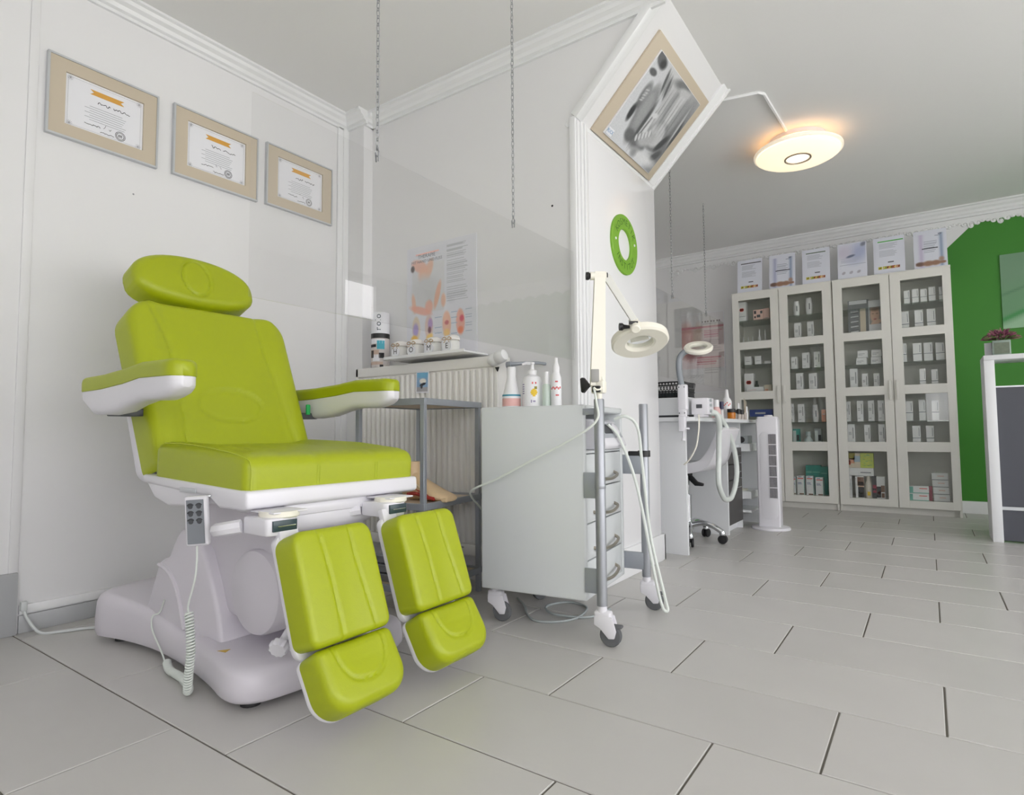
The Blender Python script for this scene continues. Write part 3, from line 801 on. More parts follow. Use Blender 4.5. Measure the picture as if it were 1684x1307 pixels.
# backrest
bu = Vector((0, 1, 0)); bv = Vector((-0.44, 0, 1)).normalized(); bn = bu.cross(bv)      # u to the far side, v up the back, n forwards
BO = Vector((-1.765, YC, 0.60)) - bn * 0.098
bo = rrect(-0.268, 0.262, -0.05, 0.515, [0.03, 0.03, 0.085, 0.085], 8)
bo = [(u + (0.0 if True else 0), v) for u, v in bo]
# sides widen a little towards the shoulders
bo = [(u * (0.965 + 0.035 * min(1, max(0, v / 0.38))), v) for u, v in bo]
oval = [(0.0 + 0.103 * math.cos(a) - 0.003, 0.152 + 0.056 * math.sin(a)) for a in np.linspace(0, 2 * PI, 41)]
t = NB()
pad(t, bo, 0.098, 0.026, BO, bu, bv, bn, dome=0.0, nu=72, nv=80,
    grooves=[(oval, 0.004, 0.005), (smooth_path([(-0.176, -0.05, 0), (-0.155, 0.20, 0), (-0.168, 0.368, 0), (-0.204, 0.482, 0), (-0.21, 0.515, 0)], 6), 0.0045, 0.005) if False else ([p[:2] for p in smooth_path([(-0.176, -0.05, 0), (-0.155, 0.20, 0), (-0.168, 0.368, 0), (-0.204, 0.482, 0), (-0.21, 0.515, 0)], 6)], 0.0045, 0.005),
              ([p[:2] for p in smooth_path([(0.192, -0.05, 0), (0.177, 0.198, 0), (0.159, 0.365, 0), (0.155, 0.50, 0), (0.155, 0.515, 0)], 6)], 0.0045, 0.005)],
    extra=lambda u, v, d: 0.014 * np.clip((np.abs(u + 0.0) - 0.165) / 0.05, 0, 1) * np.clip(1 - (np.abs(u) - 0.2) / 0.08, 0, 1) - 0.004 * ((u / 0.103) ** 2 + ((v - 0.152) / 0.056) ** 2 < 1))
obj('backrest', t, LIME, ch, ang=60)
t = NB()
prism(t, rrect(-0.258, 0.258, -0.045, 0.30, 0.04), -0.045, 0.004, 'z', bev=0.01, M=Matrix.Translation(BO) @ Matrix(((bu.x, bv.x, bn.x, 0), (bu.y, bv.y, bn.y, 0), (bu.z, bv.z, bn.z, 0), (0, 0, 0, 1))))
obj('back_shell', t, WPLAST, ch)
t = NB(); bx(t, -1.85, -1.72, 0.80, 1.30, 0.515, 0.545, 0.008); obj('back_hinge', t, BLACK, ch)
# headrest
hn = Vector((0.90, 0.0, 0.36)).normalized(); hu = Vector((0, 1, 0)); hv = hn.cross(hu)
if hv.z < 0: hv = -hv
HO = Vector((-2.016, 1.020, 1.165)) - hn * 0.085
top = [(0.008 + 0.203 * math.cos(a), 0.106 * (abs(math.sin(a)) ** 0.85)) for a in np.linspace(0, PI, 25)]
bot = [(0.008 - 0.203 * math.cos(a), -0.088 * (abs(math.sin(a)) ** 0.62)) for a in np.linspace(0, PI, 21)][1:-1]
ho = [(u, v - 0.018 * (u / 0.21) ** 2 * 0) for u, v in top + bot]
hov = [(0.0 + 0.046 * math.cos(a), 0.012 + 0.068 * math.sin(a)) for a in np.linspace(0, 2 * PI, 41)]
t = NB()
pad(t, ho, 0.085, 0.03, HO, hu, hv, hn, dome=0.006, nu=96, nv=80, grooves=[(hov, 0.0042, 0.0065)],
    extra=None)
obj('headrest', t, LIME, ch, ang=60)
for dy in (-0.06, 0.06):
    t = NB(); tube(t, [HO + hu * dy + hv * -0.02, HO + hu * dy - hv * 0.14 - hn * 0.01], 0.007, 8); obj('headrest_post', t, CHROME, ch)
# armrests: white shell with a green pad on it
def armrest(yc, inner):
    W2 = 0.036
    def cz(q, tab):
        for (a, b), (c, d_) in zip(tab, tab[1:]):
            if q <= c: return b + (d_ - b) * (q - a) / (c - a)
        return tab[-1][1]
    TOP = [(0, 0.770), (0.25, 0.772), (0.5, 0.780), (0.68, 0.790), (1, 0.787)]
    BOT = [(0, 0.752), (0.05, 0.728), (0.14, 0.704), (0.26, 0.702), (0.42, 0.708), (0.55, 0.724), (0.68, 0.734), (0.84, 0.732), (0.93, 0.740), (1, 0.760)]
    AX0, AX1 = -1.972, -1.440
    def endw(q):
        x = AX0 + q * (AX1 - AX0); e = 0.034
        a = min(1.0, (x - AX0 + 0.006) / 0.022); b_ = min(1.0, (AX1 - x + 0.0015) / e)
        return math.sqrt(max(0.0, 1 - (1 - a) ** 2)) * math.sqrt(max(0.0, 1 - (1 - b_) ** 2))
    QS = [0, 0.006, 0.015, 0.03, 0.05, 0.09, 0.14, 0.2, 0.26, 0.34, 0.42, 0.5, 0.55, 0.6, 0.68, 0.76, 0.84, 0.90, 0.94, 0.965, 0.98, 0.99, 0.996, 1.0]
    t = NB(); secs = []
    for q in QS:
        wq = (W2 - 0.003) * max(0.12, endw(q)); zt, zb = cz(q, TOP), cz(q, BOT)
        secs.append([(AX0 + q * (AX1 - AX0), yc + a, b_) for a, b_ in rrect(-wq, wq, zb, zt, [min(0.020, wq * 0.8, (zt - zb) * 0.45)] * 2 + [0.002] * 2, 4)])
    loft(t, secs)
    s = obj('armrest', t, WPLAST, ch, ang=50, recalc=True)
    t = NB()
    secs = []
    for q in QS:
        ew = max(0.12, endw(q)); wq = W2 * ew; zb = cz(q, TOP) - 0.001; zt = zb + 0.030 + 0.012 * ew
        secs.append([(AX0 + q * (AX1 - AX0), yc + a, b_) for a, b_ in rrect(-wq, wq, zb, zt, [0.003] * 2 + [min(0.016, wq * 0.8)] * 2, 4)])
    loft(t, secs, cap0=True, cap1=True)
    obj('arm_pad', t, LIME, s, ang=50, recalc=True)
    t = NB(); y_in = yc + (W2 if inner > 0 else -W2)
    bx(t, -1.90, -1.84, min(y_in - inner * 0.03, y_in + inner * 0.05), max(y_in - inner * 0.03, y_in + inner * 0.05), 0.700, 0.722, 0.004); obj('arm_bracket', t, DGREY, s)
armrest(0.711, 1); armrest(1.389, -1)
t = NB(); bx(t, -1.835, -1.825, 1.325, 1.340, 0.715, 0.752, 0.003); obj('fabric_tag', t, mat('green_tag', (40, 170, 90), 0.6), ch, label='small green tag at the backrest edge')
# leg rests
def legrest(yc, dx=0.0):
    lv = Vector((0.335, 0, -0.942)).normalized()           # down the leg
    lu = Vector((0, 1, 0)); lup = -lv
    ln = lu.cross(lup); 
    if ln.x < 0: ln = -ln
    P0 = Vector((-1.132 + dx, yc, 0.432))                   # top of the front face
    D = 0.072
    sM = lambda o: Matrix(((lu.x, lup.x, ln.x, o.x), (lu.y, lup.y, ln.y, o.y), (lu.z, lup.z, ln.z, o.z), (0, 0, 0, 1)))
    B = P0 - ln * D
    t = NB(); prism(t, rrect(-0.106, 0.106, -0.265, 0.012, [0.03, 0.03, 0.02, 0.02]), -0.020, 0.001, 'z', bev=0.005, M=sM(B))
    bx(t, -0.095, -0.045, -0.03, 0.036, -0.014, 0.006, 0.004, M=sM(B))
    s = obj('leg_rest', t, WPLAST, ch)
    t = NB()
    pad(t, rrect(-0.110, 0.110, -0.246, 0.004, [0.022, 0.022, 0.032, 0.032]), D, 0.015, B, lu, lup, ln, dome=0.004, nu=60, nv=60,
        grooves=[([p[:2] for p in smooth_path([(-0.045, 0.004, 0), (-0.036, -0.09, 0), (-0.030, -0.246, 0)], 6)], 0.0035, 0.004),
                 ([p[:2] for p in smooth_path([(0.042, 0.004, 0), (0.044, -0.09, 0), (0.062, -0.246, 0)], 6)], 0.0035, 0.004)],
        extra=lambda u, v, d: -0.004 * np.exp(-((u - 0.01) / 0.05) ** 2))
    obj('calf_cushion', t, LIME, s, ang=60)
    t = NB(); tube(t, [B + lu * -0.0955 + lup * q + ln * (D - 0.001) for q in (-0.225, -0.15, -0.08, -0.02)], 0.0010, 4)
    obj('seam', t, LIMEP, s)
    # foot rest, tilted further forward
    fv = Vector((0.53, 0, -0.85)).normalized(); fup = -fv; fn = lu.cross(fup)
    if fn.x < 0: fn = -fn
    FP = P0 + lv * 0.262 - ln * D + fn * 0.0
    FP = Vector((P0.x + lv.x * 0.262, yc, P0.z + lv.z * 0.262)) - fn * 0.070
    fM = Matrix(((lu.x, fup.x, fn.x, FP.x), (lu.y, fup.y, fn.y, FP.y), (lu.z, fup.z, fn.z, FP.z), (0, 0, 0, 1)))
    fo = rrect(-0.106, 0.106, -0.122, 0.018, [0.055, 0.055, 0.018, 0.018], 8)
    t = NB(); prism(t, [(u * 1.0, v) for u, v in fo], -0.016, 0.001, 'z', bev=0.005, M=fM); f = obj('foot_shell', t, WPLAST, s)
    t = NB()
    ug = [p[:2] for p in smooth_path([(-0.066, 0.018, 0), (-0.064, -0.02, 0), (-0.044, -0.060, 0), (0.0, -0.074, 0), (0.044, -0.060, 0), (0.064, -0.02, 0), (0.066, 0.018, 0)], 6)]
    pad(t, fo, 0.070, 0.022, FP, lu, fup, fn, dome=0.006, nu=60, nv=44, grooves=[(ug, 0.0035, 0.0045)],
        extra=lambda u, v, d: -0.005 * np.clip(1 - (np.abs(u) / 0.058) ** 2, 0, 1) * np.clip((v + 0.062) / 0.03, 0, 1))
    obj('foot_cushion', t, LIME, s, ang=60)
    return s
legrest(0.898); legrest(1.212, dx=-0.004)
# hinges under the platform
for yc in (0.822, 1.172):
    t = NB(); lathe(t, [(0.045, 0.470), (0.045, 0.458), (0.038, 0.452)], 20, x=-1.245, y=yc + 0.01); hb = obj('leg_hinge', t, CREAM, ch)
    t = NB(); prism(t, rrect(-1.31, -1.205, yc - 0.045, yc + 0.032, 0.014), 0.418, 0.458, 'z', bev=0.006)
    tube(t, smooth_path([(-1.30, yc - 0.05, 0.436), (-1.33, yc - 0.075, 0.43), (-1.36, yc - 0.075, 0.425)], 4), [0.016] * 9, 8); obj('hinge_block', t, WPLAST, hb)
    t = NB(); bx(t, -1.206, -1.200, yc - 0.034, yc + 0.027, 0.428, 0.452, 0.001); obj('hinge_slot', t, mat('slot_dark', (52, 70, 74), 0.3), hb)
    t = NB(); bx(t, -1.201, -1.198, yc - 0.024, yc + 0.022, 0.4385, 0.4405); obj('hinge_bar', t, CHROME, hb)
    t = NB(); bx(t, -1.30, -1.206, yc - 0.03, yc + 0.06, 0.466, 0.4705, 0.002); obj('hinge_plate', t, WPLAST, hb)
# clamping knob behind the near leg rest
t = NB(); kp = Vector((-1.250, 0.845, 0.160)); kd = Vector((0.45, -0.80, -0.45)).normalized()
kM = Matrix.Translation(kp) @ kd.to_track_quat('Z', 'Y').to_matrix().to_4x4()
tube(t, [kp - kd * 0.05, kp], 0.009, 10)
pr_ = NB()
rr_ = [(0.021 + 0.0016 * math.cos(10 * a)) for a in np.linspace(0, 2 * PI, 40, endpoint=False)]
aa = np.linspace(0, 2 * PI, 40, endpoint=False)
loft(t, [[kM @ Vector((q * s_ * math.cos(a), q * s_ * math.sin(a), h_)) for a, q in zip(aa, rr_)] for h_, s_ in ((0.0, 0.9), (0.003, 1.0), (0.016, 1.0), (0.020, 0.9))])
tube(t, [kp + Vector((0.0, 0.004, -0.004)), kp + Vector((0.06, 0.03, -0.03))], 0.003, 6)
pr_.free(); obj('clamping_knob', t, WPLAST, ch)
# small warning sticker
t = NB(); prism(t, [(-1.50, 0.832), (-1.472, 0.838), (-1.484, 0.858)], 0.0982, 0.0988, 'z'); obj('warning_sticker', t, mat('yellow_sticker', (206, 170, 60), 0.5), ch, label='yellow warning sticker')
t = NB(); bx(t, -1.585, -1.505, 0.770, 0.7725, 0.500, 0.512, 0.001); obj('type_plate', t, SILVER, ch, label='silver type plate')

# hand control hung on the platform
rc = thing('hand_control', (-1.47, 0.765, 0.38), 'white hand control with grey keypad hanging under the green seat', 'remote control')
RM = frameM((-1.456, 0.752, 0.443), (0.80, 0.60, 0.06), (-0.07, -0.03, 1))
t = NB(); bx(t, -0.028, 0.028, -0.064, 0.056, -0.009, 0.009, 0.007, 3, M=RM); rb = obj('handset', t, WPLAST, rc)
t = NB(); bx(t, -0.021, 0.020, -0.058, 0.047, 0.0085, 0.0112, 0.0008, 1, M=RM); kpad = obj('keypad', t, mat('keypad_grey', (128, 132, 138), 0.5), rc)
for j in range(3):
    for i in range(2):
        t = NB(); cx, cy = (-0.011 + 0.020 * i, 0.034 - 0.018 * j)
        tube(t, [RM @ Vector((cx + 0.007 * math.cos(a), cy - 0.002 + 0.006 * math.sin(a), 0.0115)) for a in np.linspace(0.2, PI - 0.2, 7)], 0.0016, 5)
        lathe(t, [(0.006, 0), (0.005, 0.0012), (0, 0.0014)], 10, M=RM @ Matrix.Translation((cx, cy - 0.003, 0.0112)))
        obj('button', t, DGREY, kpad)
t = NB(); bx(t, -0.024, 0.034, 0.050, 0.056, -0.014, 0.002, 0.002, M=RM); obj('hook', t, CHROME, rc)
t = NB()
cpath = [(-1.466, 0.757, 0.385), (-1.455, 0.752, 0.345), (-1.458, 0.750, 0.30), (-1.490, 0.752, 0.235), (-1.492, 0.754, 0.215)]
tube(t, smooth_path(cpath, 6), 0.0028, 6)
mid = smooth_path([(-1.492, 0.754, 0.215), (-1.482, 0.752, 0.19), (-1.470, 0.750, 0.13), (-1.482, 0.752, 0.06), (-1.50, 0.760, 0.026), (-1.545, 0.785, 0.014), (-1.62, 0.805, 0.014), (-1.70, 0.812, 0.014), (-1.758, 0.832, 0.016)], 50)
q = []
Lc = 0.0
for i in range(len(mid)):
    a, b = Vector(mid[max(i - 1, 0)]), Vector(mid[i]); Lc += (b - a).length
    d = (Vector(mid[min(i + 1, len(mid) - 1)]) - Vector(mid[max(i - 1, 0)])).normalized()
    e1 = d.cross(Vector((0.3, -1, 0.2))).normalized(); e2 = d.cross(e1)
    an = Lc / 0.0068 * 2 * PI
    q.append(b + (e1 * math.cos(an) + e2 * math.sin(an)) * 0.0085)
# resample the coil finely
co = smooth_path(q, 3)
tube(t, co, 0.0027, 5)
tube(t, smooth_path([(-1.758, 0.828, 0.016), (-1.80, 0.836, 0.036), (-1.865, 0.840, 0.082), (-1.880, 0.846, 0.116), (-1.872, 0.862, 0.126), (-1.85, 0.864, 0.165)], 6), 0.0026, 6)
obj('coiled_cord', t, mat('cord_white', (218, 224, 218), 0.5), rc, ang=80)
# mains lead by the left wall
t = NB(); tube(t, smooth_path([(-2.452, 0.705, 0.085), (-2.44, 0.712, 0.05), (-2.40, 0.735, 0.006), (-2.36, 0.775, 0.005), (-2.325, 0.84, 0.005), (-2.26, 0.90, 0.005), (-2.20, 0.95, 0.012)], 6), 0.0048, 7)
bx(t, -2.458, -2.44, 0.695, 0.712, 0.075, 0.105, 0.003)
tag(obj('power_cord', t, mat('cord_grey_white', (208, 212, 212), 0.5)), 'pale power cord along the left wall skirting behind the chair base', 'cord')
# ================================================================== RADIATOR AND WHAT STANDS ON IT
RX0, RX1, RYF, RYB, RZ0, RZ1 = -2.33, -1.452, 1.972, 2.062, 0.13, 0.967
rad = thing('radiator', ((RX0 + RX1) / 2, 2.01, 0), 'white ribbed panel radiator on the wall behind the treatment chair', 'radiator')
t = NB(); bx(t, RX0, RX1, RYF + 0.010, RYF + 0.022, RZ0, RZ1, 0.004); bx(t, RX0, RX1, RYF, RYF + 0.014, RZ1 - 0.045, RZ1, 0.004); bx(t, RX0, RX1, RYF, RYF + 0.014, RZ0, RZ0 + 0.045, 0.004)
bx(t, RX0, RX0 + 0.02, RYF, RYF + 0.014, RZ0, RZ1, 0.004); bx(t, RX1 - 0.02, RX1, RYF, RYF + 0.014, RZ0, RZ1, 0.004); obj('front_panel', t, RADW, rad)
nr = 26; pitch = (RX1 - RX0 - 0.03) / nr
t = NB(); x = RX0 + 0.015 + pitch * 0.5
prism(t, [(x - 0.012, RYF + 0.011), (x + 0.012, RYF + 0.011), (x + 0.0075, RYF - 0.003), (x - 0.0075, RYF - 0.003)], RZ0 + 0.05, RZ1 - 0.052, 'z', bev=0.002)
rib = obj('rib', t, RADW, rad)
for i in range(1, nr): part_copy(rib, (pitch * i, 0, 0))
t = NB(); bx(t, RX0 - 0.001, RX0 + 0.002, RYF + 0.006, RYB, RZ0 + 0.01, RZ1 - 0.004); obj('side_panel', t, RADW, rad); t = NB(); bx(t, RX1 - 0.002, RX1 + 0.001, RYF + 0.006, RYB, RZ0 + 0.01, RZ1 - 0.004); obj('side_panel', t, RADW, rad)
t = NB(); bx(t, RX0, RX1, RYF + 0.02, RYB, RZ1 - 0.006, RZ1 - 0.002)
for i in range(43): bx(t, RX0 + 0.01 + 0.02 * i, RX0 + 0.016 + 0.02 * i, RYF + 0.02, RYB, RZ1 - 0.003, RZ1)
obj('top_grille', t, RADW, rad)
t = NB(); bx(t, RX0, RX1, RYB - 0.02, RYB - 0.008, RZ0 + 0.02, RZ1 - 0.03); bx(t, -2.2, -2.16, RYB - 0.01, MY0, 0.2, 0.9); bx(t, -1.62, -1.58, RYB - 0.01, MY0, 0.2, 0.9); obj('back_panel', t, RADW, rad)
# thermostat valve
vM = Matrix.Translation((-1.455, 1.99, 0.938)) @ Matrix.Rotation(math.radians(74), 4, 'Y') @ Matrix.Rotation(math.radians(4), 4, 'X')
t = NB(); lathe(t, [(0.010, -0.012), (0.022, 0.0), (0.026, 0.012), (0.027, 0.028), (0.024, 0.034), (0.027, 0.038), (0.0275, 0.066), (0.022, 0.078), (0, 0.082)], 20, M=Matrix.Translation((-0.022, -0.028, 0.004)) @ vM); th = obj('thermostat', t, TRIMW, rad)
t = NB(); tube(t, [(-1.38, 1.965, 0.922), (-1.33, 1.985, 0.925), (-1.29, 2.03, 0.928), (-1.285, MY0, 0.928)], [0.010, 0.007, 0.006, 0.006], 10); tube(t, [(-1.395, 1.962, 0.92), (-1.375, 1.965, 0.921)], 0.014, 10); obj('valve_pipe', t, STEEL, rad)
t = NB(); prism(t, [(-1.452, 0.915), (-1.432, 0.915), (-1.44, 0.896)], 1.955, 1.96, 'y'); obj('valve_clip', t, BLACK, th)

# postcard stuck to the radiator
CM_ = frameM((-1.871, RYF - 0.0035, 0.877), (1, 0, 0), (0, 0, 1))
t = NB(); bx(t, -0.040, 0.040, -0.050, 0.050, 0.0, 0.0012, M=CM_ @ Matrix.Rotation(-0.03, 4, 'Z')); pc = obj('postcard', t, PAPER)
tag(pc, 'small blue picture card stuck on the radiator front', 'card')
def card(s, t_):
    C = np.tile(np.array([[142., 176, 208]]), (len(s), 1)); C = blend(C, rect(s, t_, 0, 1, 0.75, 1), (120, 180, 214))
    C = blend(C, rect(s, t_, 0, 1, 0, 0.22), (170, 168, 172)); C = blend(C, ell(s, t_, 0.55, 0.55, 0.30, 0.14, 0.0), (236, 232, 222))
    C = blend(C, ell(s, t_, 0.55, 0.38, 0.28, 0.07, 0.2), (50, 56, 66)); C = blend(C, ell(s, t_, 0.45, 0.25, 0.10, 0.10, 0.4), (70, 72, 78)); return C
paint('picture', CM_ @ Matrix.Rotation(-0.03, 4, 'Z'), -0.034, 0.034, -0.043, 0.043, 24, 30, card, pc, 0.0017)

# ledge with the HOME jars
t = NB(); bx(t, -2.06, -1.575, 1.905, MY0 - 0.004, 0.985, 0.993, 0.003)
bx(t, -2.06, -1.575, 1.905, 1.911, 0.990, 0.999, 0.002); tag(obj('shelf_board', t, TRIMW), 'thin white shelf board above the radiator carrying the letter jars', 'shelf')
JARG = glass_mat('jar_glass', (238, 240, 238), 1.5)
RAFF = mat('raffia', (176, 142, 96), 0.8); COTTON = mat('cotton_white', (232, 230, 226), 0.8)
for chx, x, wds in (('H', -1.993, 'leftmost'), ('O', -1.892, 'second from left'), ('M', -1.785, 'third from left'), ('E', -1.680, 'rightmost')):
    y, z = 1.952, 0.9935
    j = thing('letter_jar', (x, y, z), 'small white jar with letter %s, %s of four on the shelf board' % (chx, wds), 'jar', 'letter jars above the radiator')
    t = NB(); lathe(t, [(0.0, 0), (0.030, 0), (0.033, 0.004), (0.033, 0.046), (0.028, 0.054), (0.025, 0.057), (0.0, 0.057)], 20, x=x, y=y, z=z); obj('jar_body', t, mat('frosted_jar', (222, 222, 218), 0.3), j)
    t = NB(); lathe(t, [(0.026, 0.056), (0.034, 0.054), (0.034, 0.062), (0.030, 0.072), (0.016, 0.077), (0, 0.078)], 18, x=x, y=y, z=z); obj('cloth_lid', t, COTTON, j)
    t = NB(); tube(t, [(x + 0.0285 * math.cos(a), y + 0.0285 * math.sin(a), z + 0.057) for a in np.linspace(0, 2 * PI, 16, endpoint=False)], 0.0022, 5, closed=True)
    for sg in (-1, 1):
        tube(t, smooth_path([(x, y - 0.031, z + 0.057), (x + sg * 0.014, y - 0.038, z + 0.064), (x + sg * 0.026, y - 0.036, z + 0.056), (x + sg * 0.012, y - 0.036, z + 0.052), (x, y - 0.032, z + 0.057)], 4), 0.0016, 4)
        tube(t, [(x, y - 0.032, z + 0.057), (x + sg * 0.016, y - 0.038, z + 0.040)], 0.0014, 4)
    obj('raffia_bow', t, RAFF, j)
    TM = frameM((x, y - 0.0345, z + 0.026), (1, 0, 0), (0, 0, 1))
    t = NB(); lathe(t, [(0.026, -0.001), (0.026, 0.0012), (0, 0.0012)], 20, M=TM); tg = obj('round_tag', t, PAPER, j)
    t = NB(); text_bm(t, chx, 0.034, TM, n=0.0019); obj('letter', t, INK, tg, ang=0)
# tall printed tube
x, y, z = -2.196, 2.012, RZ1
ca = thing('carton_tube', (x, y, z), 'tall tube carton with black band and lettering on the radiator end', 'tube')
t = NB(); lathe(t, [(0, 0), (0.0445, 0), (0.0445, 0.155)], 28, x=x, y=y, z=z, cap=False); obj('printed_body', t, mat('tube_print_base', (206, 200, 198), 0.45), ca)
t = NB(); lathe(t, [(0.0455, 0.142), (0.0455, 0.166)], 28, x=x, y=y, z=z, cap=False); obj('black_band', t, BLACK, ca)
t = NB(); lathe(t, [(0.0445, 0.166), (0.0445, 0.268), (0.043, 0.270), (0, 0.270)], 28, x=x, y=y, z=z, cap=False); wt = obj('white_top', t, PAPER, ca)
RMx = Matrix.Rotation(math.radians(16), 4, 'Z')
def wrap(bm, ax, ay, r):      # lay flat art (u along x, v along z on plane y=-1) round the tube
    for v in bm.verts:
        a = -PI / 2 + v.co.x / r; v.co = Vector((ax + r * math.cos(a), ay + r * math.sin(a), v.co.z))
t = NB()
for ch_, hh in (('r', 0.187), ('o', 0.212), ('l', 0.231), ('o', 0.249)):
    text_bm(t, ch_, 0.042, frameM((0.032, 0, z + hh), (0, 0, 1), (-1, 0, 0)) @ Matrix.Translation((0, 0.006, 0)), n=0)
wrap(t, x, y, 0.0452); obj('lettering', t, mat('tube_ink', (58, 76, 86), 0.6), wt, ang=0)
t = NB()
def patch(bm, u0, u1, v0, v1, mi):
    n_ = 6
    for i in range(n_):
        a, b = u0 + (u1 - u0) * i / n_, u0 + (u1 - u0) * (i + 1) / n_
        f = bm.faces.new([bm.verts.new(p) for p in ((a, 0, v0), (b, 0, v0), (b, 0, v1), (a, 0, v1))]); f.material_index = mi
patch(t, -0.02, 0.06, z + 0.116, z + 0.138, 0); patch(t, 0.02, 0.058, z + 0.088, z + 0.130, 1); patch(t, -0.026, 0.016, z + 0.098, z + 0.112, 2)
patch(t, -0.024, 0.03, z + 0.050, z + 0.084, 3); patch(t, -0.018, 0.002, z + 0.046, z + 0.082, 2); patch(t, 0.03, 0.056, z + 0.044, z + 0.070, 2); patch(t, -0.004, 0.034, z + 0.03, z + 0.062, 0); patch(t, -0.028, 0.05, z + 0.012, z + 0.026, 3); patch(t, -0.03, -0.022, z + 0.0, z + 0.022, 2); patch(t, 0.034, 0.052, z + 0.0, z + 0.012, 2)
wrap(t, x, y, 0.0450); obj('label_art', t, [PAPER, mat('cyan_print', (70, 170, 190), 0.5), INK, mat('skin_print', (198, 174, 160), 0.5)], ca, ang=0)

# poster on the wall above the radiator
PM = frameM((0, MY0 - 0.001, 0), (1, 0, 0), (0, 0, 1))
po = thing('poster', (-1.85, MY0, 1.0), 'foot and hand therapy poster with foot charts on the wall above the radiator', 'poster')
px0, px1, pz0, pz1 = -2.078, -1.640, 1.002, 1.552
t = NB(); bx(t, px0, px1, pz0, pz1, 0.0, 0.005, 0.001, 1, M=PM); pb = obj('poster_board', t, mat('poster_white', (224, 225, 231), 0.35), po)
def poster(s, t_):
    C = np.tile(np.array([[222., 223, 230]]), (len(s), 1))
    C = blend(C, lines(s, t_, 0.12, 0.54, 0.945, 0.965, 1, 0.9, 1), (238, 178, 166))
    C = blend(C, rect(s, t_, 0.06, 0.56, 0.40, 0.86), (214, 214, 216))
    C = blend(C, 0.8 * ell(s, t_, 0.18, 0.845, 0.13, 0.055, -0.3, 0.2), (226, 158, 132))   # chin and neck
    C = blend(C, 0.8 * ell(s, t_, 0.33, 0.80, 0.05, 0.10, -0.5, 0.25), (226, 166, 132))
    C = blend(C, 0.8 * ell(s, t_, 0.25, 0.74, 0.08, 0.10, 0.5, 0.3), (230, 172, 140))
    C = blend(C, ell(s, t_, 0.07, 0.83, 0.03, 0.03, 0, 0.3), (60, 48, 48))
    C = blend(C, ell(s, t_, 0.27, 0.60, 0.20, 0.14, 0, 0.3), (206, 206, 207))
    C = blend(C, 0.8 * ell(s, t_, 0.09, 0.50, 0.03, 0.09, 0.2, 0.25), (228, 168, 134))
    C = blend(C, 0.8 * ell(s, t_, 0.20, 0.425, 0.17, 0.035, -0.25, 0.25), (231, 150, 124))
    C = blend(C, 0.8 * ell(s, t_, 0.33, 0.45, 0.06, 0.06, 0.3, 0.25), (228, 150, 122))
    C = blend(C, 0.8 * ell(s, t_, 0.46, 0.55, 0.035, 0.13, -0.35, 0.2), (222, 152, 116))
    C = blend(C, 0.8 * ell(s, t_, 0.55, 0.49, 0.035, 0.06, 0, 0.25), (222, 160, 126))
    for t0, t1, n in ((0.925, 0.985, 7), (0.86, 0.905, 4), (0.83, 0.845, 1), (0.62, 0.82, 17), (0.455, 0.60, 13)):
        C = blend(C, lines(s, t_, 0.60, 0.92, t0, t1, n, 0.45, int(t0 * 100)), (178, 180, 186))
    for cs, ct, col in ((0.13, 0.26, (214, 196, 170)), (0.33, 0.26, (214, 186, 176)), (0.60, 0.27, (226, 168, 138)), (0.80, 0.27, (230, 160, 140))):
        C = blend(C, ell(s, t_, cs, ct, 0.062, 0.115, 0.05, 0.12), col)
    C = blend(C, ell(s, t_, 0.12, 0.25, 0.045, 0.06, 0, 0.3), (160, 140, 200)); C = blend(C, ell(s, t_, 0.35, 0.29, 0.035, 0.05, 0, 0.3), (168, 132, 190))
    C = blend(C, ell(s, t_, 0.10, 0.17, 0.05, 0.03, 0, 0.3), (232, 178, 66)); C = blend(C, ell(s, t_, 0.34, 0.17, 0.05, 0.03, 0.2, 0.3), (230, 190, 96))
    C = blend(C, ell(s, t_, 0.60, 0.19, 0.045, 0.035, 0, 0.3), (232, 180, 90)); C = blend(C, ell(s, t_, 0.60, 0.28, 0.03, 0.02, 0, 0.3), (170, 50, 60)); C = blend(C, ell(s, t_, 0.82, 0.30, 0.03, 0.03, 0, 0.3), (206, 62, 84)); C = blend(C, ell(s, t_, 0.80, 0.20, 0.04, 0.03, 0, 0.3), (232, 116, 78)); C = blend(C, ell(s, t_, 0.34, 0.235, 0.025, 0.03, 0, 0.3), (104, 56, 70))
    for k in range(9):
        C = blend(C, rect(s, t_, 0.42 if k % 2 else 0.66, 0.53 if k % 2 else 0.75, 0.17 + 0.024 * k, 0.176 + 0.024 * k), (150, 170, 196)); C = blend(C, rect(s, t_, 0.87, 0.96, 0.18 + 0.024 * k, 0.185 + 0.024 * k), (172, 180, 196))
    return C * 0.78 + 0.22 * np.array([[222., 223, 230]])
paint('poster_print', PM, px0 + 0.012, px1 - 0.012, pz0 + 0.012, pz1 - 0.018, 110, 140, poster, pb, 0.0056)
t = NB(); text_bm(t, 'THERAPIE', 0.026, PM @ Matrix.Translation((-1.945, 1.498, 0)), n=0.0064); obj('lettering', t, mat('poster_ink', (120, 122, 130), 0.6), pb, ang=0); t = NB(); text_bm(t, 'MIT HAND UND FUSS', 0.0205, PM @ Matrix.Translation((-1.945, 1.474, 0)), n=0.0064); obj('lettering', t, mat('poster_ink', (120, 122, 130), 0.6), pb, ang=0)

